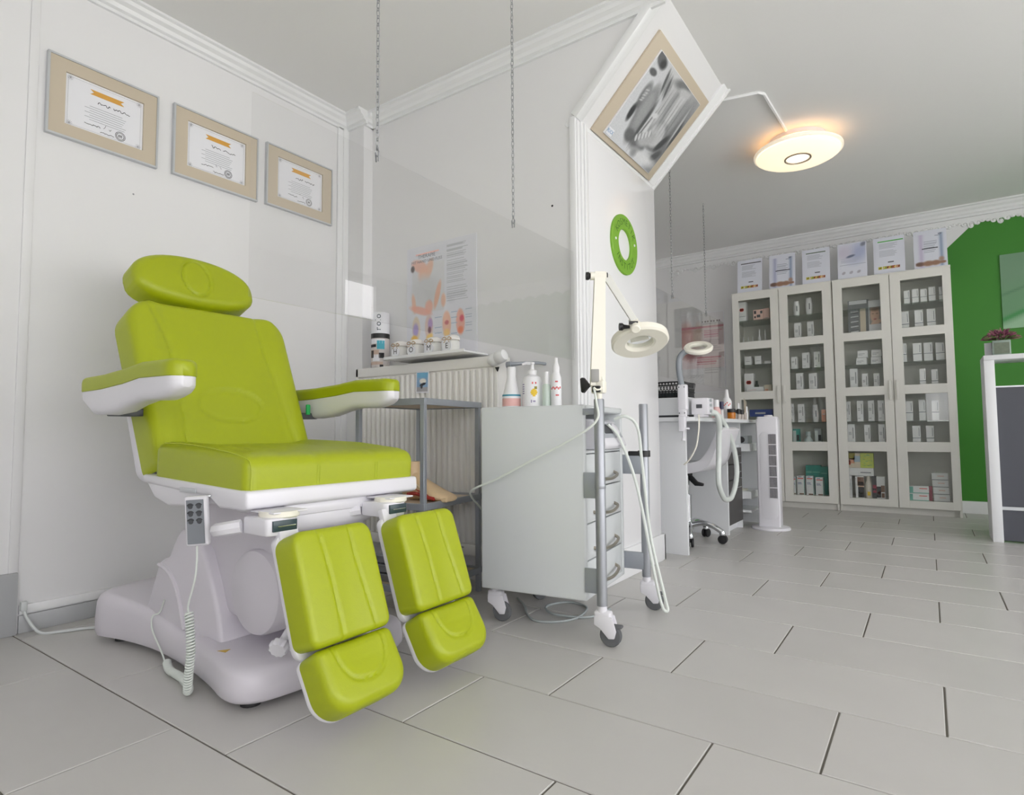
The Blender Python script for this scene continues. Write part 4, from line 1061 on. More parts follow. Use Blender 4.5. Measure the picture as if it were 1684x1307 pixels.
# ================================================================== CART, LAMP AND BOTTLES
CA = Matrix.Translation((-0.887, 1.665, 0)) @ Matrix.Rotation(math.radians(7.2), 4, 'Z')
ct = thing('drawer_cart', (-1.08, 1.86, 0), 'light grey rolling cart with four drawers and aluminium posts', 'cart')
t = NB()
for b in ((-0.38, 0.0, 0.0, 0.020, 0.12, 0.733), (-0.38, 0.0, 0.380, 0.40, 0.12, 0.733), (-0.38, 0.0, 0.002, 0.398, 0.712, 0.733), (-0.38, 0.0, 0.002, 0.398, 0.12, 0.138), (-0.38, -0.362, 0.002, 0.398, 0.12, 0.733), (-0.37, -0.006, 0.012, 0.388, 0.576, 0.585)):
    bx(t, *b, 0.007, 3, M=CA)
obj('body', t, CARTG, ct)
DZ = [(0.466, 0.574), (0.356, 0.462), (0.241, 0.352), (0.139, 0.237)]
for i, (a, b) in enumerate(DZ):
    t = NB(); bx(t, -0.022, -0.004, 0.0215, 0.3785, a, b, 0.002, M=CA); bx(t, -0.33, -0.02, 0.03, 0.37, a + 0.005, b - 0.015, M=CA); d = obj('drawer', t, CARTG, ct)
    t = NB(); tube(t, [CA @ Vector(p) for p in smooth_path([(-0.006, 0.085, a + 0.030), (0.014, 0.10, a + 0.026), (0.024, 0.19, a + 0.022), (0.014, 0.285, a + 0.030), (-0.006, 0.30, a + 0.038)], 5)], 0.0055, 8); obj('handle', t, mat('brushed_handle', (172, 165, 152), 0.3, metal=0.8), d)
def caster(x, y, ang, R_=0.033, ztop=0.12, brake=True, parent=None):
    d = Vector((math.cos(ang), math.sin(ang), 0)); s = Vector((-d.y, d.x, 0))
    wc = Vector((x, y, R_)) + d * 0.026
    t = NB()
    W = Matrix(((d.x, s.x, 0, x), (d.y, s.y, 0, y), (0, 0, 1, 0), (0, 0, 0, 1)))
    bx(t, -0.024, 0.030, -0.016, 0.016, R_ + 0.030, ztop - 0.016, 0.008, 3, M=W)
    for sg in (-1, 1): prism(t, [(-0.022, ztop - 0.03), (0.034, ztop - 0.03), (0.046, R_ + 0.016), (0.040, R_ - 0.006), (0.022, R_ - 0.008), (-0.004, R_ + 0.02), (-0.022, R_ + 0.03)], 0.011 * sg, 0.0165 * sg, 'y', bev=0.002, M=W)
    lathe(t, [(0.016, ztop - 0.02), (0.014, ztop)], 12, x=x, y=y)
    c = obj('caster', t, WPLAST, parent)
    wM = Matrix.Translation(wc) @ s.to_track_quat('Z', 'Y').to_matrix().to_4x4()
    t = NB(); lathe(t, [(0.020, -0.010), (R_ - 0.003, -0.010), (R_, -0.006), (R_, 0.006), (R_ - 0.003, 0.010), (0.020, 0.010), (0.018, 0.007), (0, 0.007)], 24, M=wM, cap=True); obj('wheel', t, RUBBER, c)
    if brake:
        t = NB(); bx(t, 0.030, 0.062, -0.012, 0.012, R_ + 0.024, R_ + 0.032, 0.003, M=W @ Matrix.Translation((0, 0, 0)) ); obj('brake_tab', t, RUBBER, c)
    return c
PN_, PF_ = CA @ Vector((0.052, -0.006, 0)), CA @ Vector((0.076, 0.414, 0))
for nm, P_ in (('post', PN_), ('post', PF_)):
    t = NB(); lathe(t, [(0.0162, 0.118), (0.0162, 0.745), (0.015, 0.748), (0.015, 0.745)], 20, x=P_.x, y=P_.y); lathe(t, [(0.0165, 0.472), (0.0172, 0.474), (0.0172, 0.484), (0.0165, 0.486)], 20, x=P_.x, y=P_.y) if P_ is PN_ else None
    obj('post', t, ALU, ct)
for y0, y1, x1, zs in ((-0.004, 0.004, 0.05, ((0.44, 0.52), (0.15, 0.225), (0.70, 0.72))), (0.396, 0.412, 0.07, ((0.49, 0.56), (0.145, 0.205)))):
    for a, b in zs:
        t = NB(); bx(t, -0.004, x1, y0, y1, a, b, 0.001, M=CA); obj('bracket', t, STEEL, ct)
t = NB(); lathe(t, [(0.0225, 0.553), (0.0225, 0.576)], 16, x=PF_.x, y=PF_.y); bx(t, 0.02, 0.076, 0.395, 0.412, 0.556, 0.574, 0.003, M=CA); obj('clamp', t, BLACK, ct)
caster(PN_.x, PN_.y, math.radians(10), parent=ct); caster(PF_.x, PF_.y, math.radians(20), parent=ct)
p = CA @ Vector((-0.345, 0.06, 0)); caster(p.x - 0.015, p.y, math.radians(12), brake=False, parent=ct)
p = CA @ Vector((-0.345, 0.34, 0)); caster(p.x, p.y, math.radians(60), brake=False, parent=ct)

# footcare unit in the open compartment
dv = thing('treatment_device', CA @ Vector((-0.09, 0.24, 0.585)), 'white control unit with grey display and dial in the cart compartment', 'device')
t = NB(); prism(t, [(-0.16, 0.586), (0.012, 0.586), (0.024, 0.600), (0.016, 0.616), (-0.022, 0.680), (-0.04, 0.690), (-0.16, 0.690)], 0.145, 0.374, 'x' if False else 'y', bev=0.006, segs=3, M=CA)
obj('housing', t, WPLAST, dv)
FP_ = CA @ frameM((-0.0035, 0.2595, 0.649), (0, 1, 0), (-0.51, 0, 0.86))
t = NB(); bx(t, -0.100, 0.100, -0.028, 0.030, 0.0, 0.003, 0.001, 1, M=FP_); fp = obj('face_plate', t, mat('device_face', (168, 172, 178), 0.4), dv)
t = NB(); bx(t, -0.07, 0.012, -0.012, 0.024, 0.002, 0.0042, M=FP_); obj('display', t, DGREY, fp)
t = NB(); lathe(t, [(0.024, 0.002), (0.024, 0.007), (0.020, 0.010), (0, 0.010)], 24, M=FP_ @ Matrix.Translation((0.055, 0.003, 0))); obj('dial', t, WPLAST, fp)
t = NB(); tube(t, smooth_path([(-0.915, 1.945, 0.690), (-0.875, 1.955, 0.700), (-0.845, 1.985, 0.66), (-0.838, 2.005, 0.53), (-0.825, 2.035, 0.28), (-0.785, 2.050, 0.075), (-0.772, 2.048, 0.022), (-0.787, 2.035, 0.035), (-0.812, 2.025, 0.16), (-0.855, 1.995, 0.45), (-0.895, 1.945, 0.62), (-0.92, 1.90, 0.672)], 7), 0.0055, 8)
obj('hose', t, mat('cord_white', (218, 224, 218), 0.5), dv)
# cords
t = NB(); tube(t, smooth_path([(-0.838, 1.640, 0.782), (-0.826, 1.632, 0.735), (-0.820, 1.628, 0.690), (-0.850, 1.618, 0.655), (-0.93, 1.608, 0.610), (-1.05, 1.600, 0.553), (-1.18, 1.594, 0.492), (-1.285, 1.60, 0.452), (-1.34, 1.66, 0.42), (-1.39, 1.78, 0.36), (-1.40, 1.90, 0.25), (-1.41, 1.93, 0.06)], 8), 0.0038, 7)
tag(obj('lamp_cord', t, mat('cord_white', (218, 224, 218), 0.5)), 'white cord slung across the grey cart side from the magnifier lamp', 'cord')
t = NB(); tube(t, smooth_path([(-1.33, 1.93, 0.005), (-1.25, 1.86, 0.005), (-1.19, 1.785, 0.005), (-1.12, 1.735, 0.005), (-1.05, 1.772, 0.005), (-1.02, 1.85, 0.005), (-1.05, 1.97, 0.005), (-1.14, 1.99, 0.005), (-1.18, 1.90, 0.005), (-1.10, 1.82, 0.0095), (-0.99, 1.87, 0.005), (-0.97, 2.0, 0.005)], 7), 0.0042, 6)
tag(obj('floor_cable', t, mat('cable_grey', (165, 172, 172), 0.5)), 'grey cable looped on the floor under the rolling cart', 'cord')

# magnifier lamp on the near post
mg = thing('magnifier_lamp', (PN_.x, PN_.y, 0.748), 'cream jointed magnifier lamp clamped on the near cart post', 'lamp')
J0 = Vector((PN_.x - 0.004, PN_.y, 0.79)); J1 = Vector((-0.826, 1.668, 1.135)); HC = Vector((-0.765, 1.83, 0.945))
hn_ = (Vector((0, 0, -1)) * 0.90 + Vector((0.386, -0.923, 0)) * 0.40 + Vector((0.82, 0.573, 0)) * 0.14).normalized()
t = NB(); lathe(t, [(0.010, 0.745), (0.010, 0.80)], 12, x=PN_.x, y=PN_.y); bx(t, PN_.x - 0.022, PN_.x + 0.022, PN_.y - 0.014, PN_.y + 0.014, 0.765, 0.805, 0.006); obj('base_joint', t, CREAM, mg)
t = NB(); bx(t, PN_.x - 0.012, PN_.x + 0.014, PN_.y - 0.024, PN_.y - 0.012, 0.768, 0.788, 0.003); prism(t, [(-0.895, 0.815), (-0.885, 0.818), (-0.862, 0.790), (-0.868, 0.786), (-0.886, 0.768), (-0.892, 0.772)], PN_.y - 0.012, PN_.y + 0.006, 'y', bev=0.003); obj('tension_knob', t, BLACK, mg)
def bar(bm, A, B, w0, w1, th, side):
    A, B = Vector(A), Vector(B); d = (B - A).normalized(); s = Vector(side); s = (s - d * s.dot(d)).normalized(); n = d.cross(s)
    rings = []
    for q, wq in ((0, w0), (1, w1)):
        c = A.lerp(B, q)
        rings.append([c + s * a + n * b for a, b in ((-wq, -th), (wq, -th), (wq, th), (-wq, th))])
    loft(bm, rings)
vr = Vector((0.82, 0.573, 0))
t = NB(); bar(t, J0, J1 + Vector((0, 0, 0.012)), 0.023, 0.0165, 0.012, vr); obj('lower_arm', t, CREAM, mg)
t = NB(); bx(t, -0.0125, 0.0125, -0.004, 0.004, -0.02, 0.02, 0.002, M=Matrix.Translation(J0 + Vector((0.0, -0.016, 0.03))) @ Matrix.Rotation(math.radians(35), 4, 'Z')); obj('spring_cap', t, mat('cap_grey', (150, 150, 146), 0.4), mg)
EJ = HC - hn_ * 0.02 + (-vr * 0.30 + Vector((0.386, -0.923, 0)) * 0.55 + Vector((0, 0, 0.5))).normalized() * 0.070
EJ = Vector((-0.748, 1.748, 0.985))
t = NB(); bar(t, J1 + vr * 0.020 + Vector((0, 0, 0.0)), EJ + Vector((0, 0, 0.012)), 0.011, 0.010, 0.009, vr); obj('upper_arm', t, mat('arm_grey_white', (214, 214, 208), 0.35), mg)
t = NB(); lathe(t, [(0.013, -0.03), (0.013, 0.02)], 12, M=Matrix.Translation(J1) @ vr.to_track_quat('Z', 'Y').to_matrix().to_4x4()); 
obj('elbow_joint', t, CREAM, mg)
t = NB(); kM = Matrix.Translation(J1 - vr * 0.030) @ vr.to_track_quat('Z', 'Y').to_matrix().to_4x4(); lathe(t, [(0.012, -0.014), (0.013, -0.006), (0.008, 0.0), (0.006, 0.01)], 10, M=kM); lathe(t, [(0.011, 0.049), (0.011, 0.054)], 12, M=kM); obj('elbow_knob', t, BLACK, mg)
hM = Matrix.Translation(HC) @ hn_.to_track_quat('Z', 'Y').to_matrix().to_4x4()
t = NB(); lathe(t, [(0.044, -0.014), (0.086, -0.016), (0.093, -0.010), (0.094, 0.008), (0.088, 0.014), (0.050, 0.013), (0.044, 0.008), (0.044, -0.014)], 48, M=hM, cap=False); hd = obj('lamp_head', t, CREAM, mg)
t = NB(); lathe(t, [(0.0, -0.003), (0.03, -0.0025), (0.0435, 0.0), (0.03, 0.003), (0.0, 0.004)], 32, M=hM, cap=False); obj('lens', t, GLASS, hd)
t = NB(); lathe(t, [(0.012, -0.028), (0.016, -0.022), (0.016, 0.030), (0.012, 0.034)], 12, M=Matrix.Translation(EJ) @ Vector((0.386, -0.6, -0.6)).normalized().to_track_quat('Z', 'Y').to_matrix().to_4x4() ); bar(t, EJ, HC - hn_ * 0.006, 0.018, 0.03, 0.008, vr); obj('head_joint', t, CREAM, mg)
t = NB(); lathe(t, [(0.012, -0.016), (0.012, -0.006), (0.007, 0.0), (0.005, 0.016)], 10, M=Matrix.Translation(EJ - vr * 0.032 + Vector((0, 0, -0.008))) @ vr.to_track_quat('Z', 'Y').to_matrix().to_4x4()); bx(t, -0.014, 0.014, -0.003, 0.003, -0.004, 0.006, 0.001, M=Matrix.Translation(EJ + Vector((0.006, -0.02, 0.0))) @ Matrix.Rotation(math.radians(35), 4, 'Z')); obj('head_knob', t, BLACK, mg)
t = NB(); tube(t, smooth_path([(J0.x + 0.016, J0.y, J0.z + 0.03), (J0.x + 0.022, J0.y - 0.008, J0.z - 0.005), (J0.x + 0.012, J0.y - 0.025, J0.z - 0.015), (-0.838, 1.640, 0.782)], 5), 0.0035, 6); obj('arm_cable', t, CREAM, mg)

# bottles on the cart top
CT = 0.7335
GREENISH = mat('pale_green_bottle', (206, 220, 210), 0.35); BOTW = mat('white_bottle', (236, 236, 238), 0.3)
REDP = mat('red_print', (214, 96, 96), 0.5); PINKL = mat('pink_label', (226, 178, 172), 0.5); BLUEP = mat('blue_print', (58, 138, 160), 0.5)
def bottle(name, x, y, z, label, group, parts, cat='bottle'):
    """parts: [(part name, profile, material)]"""
    r = thing(name, (x, y, z), label, cat, group)
    for nm, prof, m in parts:
        t = NB(); lathe(t, prof, 20, x=x, y=y, z=z, cap=True); obj(nm, t, m, r)
    return r
CB = 'bottles on the cart'
b = bottle('wash_bottle', -1.243, 1.775, CT, 'white conical wash bottle with blue line, leftmost on the cart top', CB,
    [('bottle_body', [(0, 0), (0.032, 0), (0.033, 0.004), (0.033, 0.045), (0.028, 0.062), (0.017, 0.110), (0.015, 0.130), (0, 0.130)], BOTW), ('cap', [(0.0165, 0.122), (0.0165, 0.148), (0.014, 0.152), (0, 0.152)], BOTW), ('pink_label', [(0.0335, 0.008), (0.0335, 0.036)], PINKL), ('blue_line', [(0.0337, 0.044), (0.0337, 0.050)], BLUEP)])
b = bottle('pump_bottle', -1.168, 1.80, CT, 'white pump bottle with yellow fruit on its label, on the cart', CB,
    [('bottle_body', [(0, 0), (0.035, 0), (0.0365, 0.004), (0.0365, 0.095), (0.030, 0.112), (0.014, 0.120), (0.013, 0.126), (0, 0.126)], BOTW), ('pump_collar', [(0.016, 0.122), (0.016, 0.136), (0.007, 0.140), (0.006, 0.158), (0.009, 0.160), (0.009, 0.166), (0, 0.167)], BOTW)])
t = NB(); tube(t, [(-1.168, 1.80, CT + 0.162), (-1.185, 1.786, CT + 0.163), (-1.196, 1.777, CT + 0.158)], [0.006, 0.005, 0.004], 8); obj('nozzle', t, BOTW, b)
t = NB()
for i in range(1): pass
def arcpatch(bm, x, y, r, a0, a1, z0, z1, mi, n=5):
    for i in range(n):
        A, B = math.radians(a0 + (a1 - a0) * i / n), math.radians(a0 + (a1 - a0) * (i + 1) / n)
        f = bm.faces.new([bm.verts.new((x + r * math.cos(q), y + r * math.sin(q), zz)) for q, zz in ((A, z0), (B, z0), (B, z1), (A, z1))]); f.material_index = mi
YEL = mat('yellow_fruit', (226, 190, 44), 0.5); OLIVE = mat('olive_print', (150, 140, 50), 0.5)
for k in range(5):
    h_ = (0.040, 0.046, 0.052, 0.058, 0.062)[k]; w_ = (8, 16, 20, 16, 9)[k]
    arcpatch(t, -1.168, 1.80, 0.0369, -48 - w_, -48 + w_, CT + h_, CT + h_ + 0.006, 0)
arcpatch(t, -1.168, 1.80, 0.0369, -46, -30, CT + 0.066, CT + 0.076, 1); arcpatch(t, -1.168, 1.80, 0.0369, -60, -52, CT + 0.085, CT + 0.092, 2); arcpatch(t, -1.168, 1.80, 0.0369, -42, -34, CT + 0.085, CT + 0.092, 2)
arcpatch(t, -1.168, 1.80, 0.0369, -66, -60, CT + 0.018, CT + 0.028, 3); arcpatch(t, -1.168, 1.80, 0.0369, -54, -40, CT + 0.020, CT + 0.026, 3)
for k in range(5): arcpatch(t, -1.168, 1.80, 0.0369, -128, -108, CT + 0.05 + 0.008 * k, CT + 0.054 + 0.008 * k, 3)
obj('label_print', t, [YEL, OLIVE, REDP, mat('lilac_ink', (150, 140, 170), 0.5)], b, ang=0)
bottle('slim_bottle', -1.108, 1.80, CT, 'slim pale green bottle standing between two white bottles on the cart', CB,
    [('bottle_body', [(0, 0), (0.014, 0), (0.015, 0.003), (0.015, 0.078), (0.009, 0.086), (0, 0.086)], GREENISH), ('cap', [(0.0105, 0.084), (0.0105, 0.128), (0, 0.129)], BOTW)])
b = bottle('spray_bottle', -1.074, 1.81, CT, 'white spray bottle with red print, rightmost on the cart top', CB,
    [('bottle_body', [(0, 0), (0.018, 0), (0.019, 0.003), (0.019, 0.105), (0.013, 0.122), (0.011, 0.128), (0, 0.128)], BOTW), ('cap', [(0.0125, 0.124), (0.0125, 0.142), (0.007, 0.160), (0.006, 0.176), (0, 0.177)], BOTW)])
t = NB()
for k in range(6): arcpatch(t, -1.074, 1.81, 0.0193, -120 + 20 * k, -104 + 20 * k, CT + 0.062 + (0.004 if k % 2 else 0), CT + 0.070 + (0.003 if k % 2 else 0), 0, 2)
arcpatch(t, -1.074, 1.81, 0.0193, -70, -40, CT + 0.088, CT + 0.093, 0); arcpatch(t, -1.074, 1.81, 0.0193, -66, -30, CT + 0.040, CT + 0.045, 0); obj('label_print', t, REDP, b, ang=0)

# ================================================================== SHELF RACK BEHIND THE CHAIR
e1, e2 = Vector((-0.990, -0.139, 0)), Vector((-0.139, 0.990, 0)); SA_ = Vector((-1.478, 1.560, 0)); SW, SD = 0.298, 0.385
RK = Matrix(((e1.x, e2.x, 0, SA_.x), (e1.y, e2.y, 0, SA_.y), (0, 0, 1, 0), (0, 0, 0, 1)))
rk = thing('metal_rack', SA_ + e1 * SW / 2 + e2 * SD / 2, 'grey metal rack with three shelves between treatment chair and cart', 'rack')
for (a, b_) in ((0, 0), (SW, 0), (0, SD), (SW, SD)):
    t = NB(); bx(t, a - 0.009, a + 0.009, b_ - 0.009, b_ + 0.009, 0.0, 0.768, 0.001, 1, M=RK); obj('leg', t, STEEL, rk)
WOODB = mat('beige_shelf_board', (206, 190, 168), 0.5, noise=0.03, nscale=12)
for z in (0.748, 0.372, 0.075):
    t = NB()
    for (x0, x1, y0, y1) in ((-0.012, SW + 0.012, -0.012, 0.0), (-0.012, SW + 0.012, SD, SD + 0.012), (-0.012, 0.0, 0, SD), (SW, SW + 0.012, 0, SD)): bx(t, x0, x1, y0, y1, z, z + 0.024, 0.001, 1, M=RK)
    s = obj('shelf', t, STEEL, rk)
    t = NB(); bx(t, 0.0005, SW - 0.0005, 0.0005, SD - 0.0005, z + 0.004, z + 0.016, M=RK); obj('shelf_board', t, WOODB, s)
for k in range(3):
    t = NB(); z = 0.0915 + 0.034 * k
    loft(t, [[RK @ Vector((u, v, z + h)) for u, v in rrect(0.03 + i, 0.26 - i, 0.04 + i, 0.32 - i, 0.02)] for i, h in ((0.008, 0), (0.0, 0.024), (-0.006, 0.026), (-0.006, 0.029), (0.004, 0.029), (0.012, 0.006))])
    o = obj('tray', t, mat('tray_grey', (150, 152, 156), 0.45), recalc=True)
    tag(o, 'grey tray, %s of the stack on the lowest rack shelf' % ('lowest', 'middle', 'topmost')[k], 'tray', 'stacked trays on the rack')
# anatomical foot on the middle shelf
FS = Matrix.Translation((-1.59, 1.70, 0.3885)) @ Matrix.Diagonal((1.02, 1.10, 1.20, 1)) @ Matrix.Translation((1.64, -1.70, -0.3885))
ft = thing('foot_model', (-1.63, 1.70, 0.388), 'anatomical foot model with red muscles on the middle rack shelf', 'model')
t = NB(); z0 = 0.3885; secs = []
for x, zc_, rw, rh in ((-1.752, 0.030, 0.010, 0.018), (-1.745, 0.034, 0.028, 0.030), (-1.72, 0.042, 0.034, 0.042), (-1.69, 0.046, 0.035, 0.046), (-1.66, 0.036, 0.036, 0.036), (-1.62, 0.028, 0.040, 0.028), (-1.58, 0.020, 0.045, 0.020), (-1.55, 0.015, 0.045, 0.015), (-1.53, 0.012, 0.040, 0.012), (-1.517, 0.011, 0.026, 0.008)):
    secs.append([(x, 1.70 + rw * math.cos(a), z0 + max(0.0, zc_ + rh * math.sin(a))) for a in np.linspace(0, 2 * PI, 20, endpoint=False)])
loft(t, secs)
loft(t, [[(-1.712 + ox + 0.030 * s_ * math.cos(a), 1.70 + 0.027 * s_ * math.sin(a), z0 + h) for a in np.linspace(0, 2 * PI, 18, endpoint=False)] for h, s_, ox in ((0.05, 1.15, 0), (0.08, 1.0, 0), (0.105, 0.95, -0.002), (0.122, 0.98, -0.003))])
fm = mat('foot_model_skin', (234, 206, 166), 0.45, noise=0.10, nscale=30)
t.transform(FS); obj('foot', t, fm, ft, recalc=True)
for k in range(5):
    t = NB(); y = 1.665 + 0.016 * k; xx = -1.520 - 0.006 * k
    lathe(t, [(0, -0.014), (0.006, -0.010), (0.0075, 0), (0.006, 0.010), (0, 0.014)], 10, M=Matrix.Translation((xx, y, z0 + 0.0085)) @ Matrix.Rotation(PI / 2, 4, 'Y')); t.transform(FS); obj('toe', t, fm, ft)
t = NB(); REDM = mat('muscle_red', (176, 58, 50), 0.5)
for pts, r_ in ((((-1.735, 1.684, 0.515), (-1.728, 1.674, 0.48), (-1.70, 1.664, 0.455)), 0.006), (((-1.70, 1.660, 0.408), (-1.66, 1.660, 0.412), (-1.60, 1.656, 0.404), (-1.56, 1.655, 0.400)), 0.006), (((-1.665, 1.668, 0.425), (-1.63, 1.664, 0.418), (-1.59, 1.66, 0.41)), 0.004)):
    tube(t, smooth_path(pts, 5), r_, 6)
t.transform(FS); obj('muscle', t, REDM, ft)
t = NB()
for pts in (((-1.705, 1.668, 0.50), (-1.68, 1.663, 0.455), (-1.63, 1.660, 0.428)), ((-1.74, 1.67, 0.44), (-1.71, 1.664, 0.425), (-1.67, 1.662, 0.432))): tube(t, smooth_path(pts, 5), 0.0028, 5)
t.transform(FS); obj('tendon', t, mat('tendon_cream', (238, 222, 190), 0.5), ft)
# ================================================================== GLASS CABINETS
CYF, CYB, CZT = 5.44, 5.785, 1.868
PZ = [(1.427, 1.797), (0.987, 1.358), (0.551, 0.917), (0.110, 0.477)]
DOORS = [(-1.393, -1.010, -1.338, -1.077), (-1.006, -0.610, -0.938, -0.676), (-0.598, -0.206, -0.530, -0.268), (-0.202, 0.177, -0.133, 0.130)]
SH = {'t1': 1.622, 't0': 1.395, 'm1': 1.168, 'm1a': 1.228, 'm0': 0.953, 'l1': 0.714, 'l0': 0.515, 'b0': 0.105}
WINT = mat('cabinet_inside', (226, 226, 220), 0.6)
for c, (x0, x1, wd) in enumerate(((-1.398, -0.605, 'left'), (-0.601, 0.184, 'right'))):
    r = thing('glass_cabinet', ((x0 + x1) / 2, (CYF + CYB) / 2, 0), 'tall white cabinet with glass doors, the %s one of two at the back wall' % wd, 'cabinet', 'tall glass cabinets')
    t = NB(); e = 0.016
    bx(t, x0, x0 + e, CYF + 0.02, CYB, 0, CZT, 0.001, 1); bx(t, x1 - e, x1, CYF + 0.02, CYB, 0, CZT, 0.001, 1)
    bx(t, x0, x1, CYF + 0.004, CYB, CZT - 0.018, CZT + 0.002, 0.001, 1); bx(t, x0 + e, x1 - e, CYF + 0.02, CYB, 0.088, 0.104); bx(t, x0 + e, x1 - e, CYB - 0.006, CYB, 0.05, CZT)
    xm = (x0 + x1) / 2; bx(t, xm - 0.008, xm + 0.008, CYF + 0.03, CYB - 0.01, 0.1, CZT - 0.02)
    obj('carcass', t, WCAB, r)
    t = NB(); bx(t, x0 + 0.012, x1 - 0.012, CYF + 0.045, CYF + 0.06, 0.0, 0.06); obj('plinth', t, WCAB, r)
    for z in (SH['t0'], SH['m0'], SH['l0']):
        t = NB(); bx(t, x0 + e, x1 - e, CYF + 0.03, CYB - 0.008, z - 0.016, z - 0.001); obj('shelf', t, WINT, r)
    for d_ in range(2):
        dx0, dx1, p0, p1 = DOORS[2 * c + d_]
        for k in ('t1', 'm1' if not (c == 0 and d_ == 0) else 'm1a', 'l1'):
            z = SH[k]; a, b = (x0 + e, xm - 0.009) if d_ == 0 else (xm + 0.009, x1 - e)
            t = NB(); bx(t, a + 0.001, b - 0.001, CYF + 0.035, CYB - 0.01, z - 0.007, z - 0.001); obj('glass_shelf', t, glass_mat('shelf_glass', (240, 246, 243), 1.5), r, ang=0)
        t = NB()
        bx(t, dx0, p0, CYF, CYF + 0.018, 0.052, CZT - 0.006, 0.0015, 1); bx(t, p1, dx1, CYF, CYF + 0.018, 0.052, CZT - 0.006, 0.0015, 1)
        zs = [0.052] + [v for q in PZ[::-1] for v in q] + [CZT - 0.006]
        for i in range(0, len(zs), 2): bx(t, p0 - 0.002, p1 + 0.002, CYF, CYF + 0.018, zs[i], zs[i + 1], 0.0015, 1)
        dr = obj('door', t, WCAB, r)
        for (z0, z1) in PZ:
            t = NB(); bx(t, p0 - 0.004, p1 + 0.004, CYF + 0.008, CYF + 0.012, z0 - 0.004, z1 + 0.004); obj('pane', t, GLASS, dr, ang=0)
        hx = dx1 - 0.022 if d_ == 0 else dx0 + 0.022
        t = NB(); bx(t, hx - 0.009, hx + 0.009, CYF - 0.020, CYF - 0.010, 0.875, 1.027, 0.003); bx(t, hx - 0.006, hx + 0.006, CYF - 0.012, CYF + 0.002, 0.89, 0.91); bx(t, hx - 0.006, hx + 0.006, CYF - 0.012, CYF + 0.002, 0.99, 1.01); obj('handle', t, WCAB, dr)

ORD = ['first', 'second', 'third', 'fourth', 'fifth', 'sixth', 'seventh', 'eighth', 'ninth']
SHN = {'t1': 'top shelf', 't0': 'second shelf', 'm1': 'third shelf', 'm1a': 'third shelf', 'm0': 'fourth shelf', 'l1': 'fifth shelf', 'l0': 'sixth shelf', 'b0': 'bottom shelf'}
DN = ["left cabinet's left door", "left cabinet's right door", "right cabinet's left door", "right cabinet's right door"]
CARTON = mat('white_carton', (238, 238, 240), 0.5); PINKC = mat('pink_carton', (232, 196, 186), 0.5); BLUEC = mat('blue_carton', (40, 66, 140), 0.5)
PEACH = mat('peach_carton', (222, 160, 130), 0.5); BEIGEC = mat('beige_carton', (220, 206, 186), 0.5); DARKG = mat('dark_green_jar', (52, 66, 56), 0.5)
TEALC = mat('teal_pack', (56, 148, 134), 0.5); MINTP = mat('mint_print', (120, 190, 176), 0.5); GREENC = mat('lime_carton', (196, 210, 90), 0.5); CORAL = mat('coral_print', (222, 84, 70), 0.5); WINE = mat('wine_red', (150, 40, 66), 0.5)
HAIRB = mat('brown_print', (122, 84, 62), 0.5); SKINP = mat('face_print', (226, 182, 152), 0.5)
def carton(x, y, z, w, h, dp, m, decor, mats):
    """box with printed decoration quads on the front: decor = [(s0,s1,t0,t1,mat index)]"""
    t = NB(); bx(t, x - w / 2, x + w / 2, y, y + dp, z, z + h, 0.0008, 1)
    M = frameM((x - w / 2, y, z), (1, 0, 0), (0, 0, 1))
    for s0, s1, t0, t1, mi in decor: quad(t, M, s0 * w, s1 * w, t0 * h, t1 * h, 0.0007, mi)
    return t, [m] + mats
seen_ord = {}
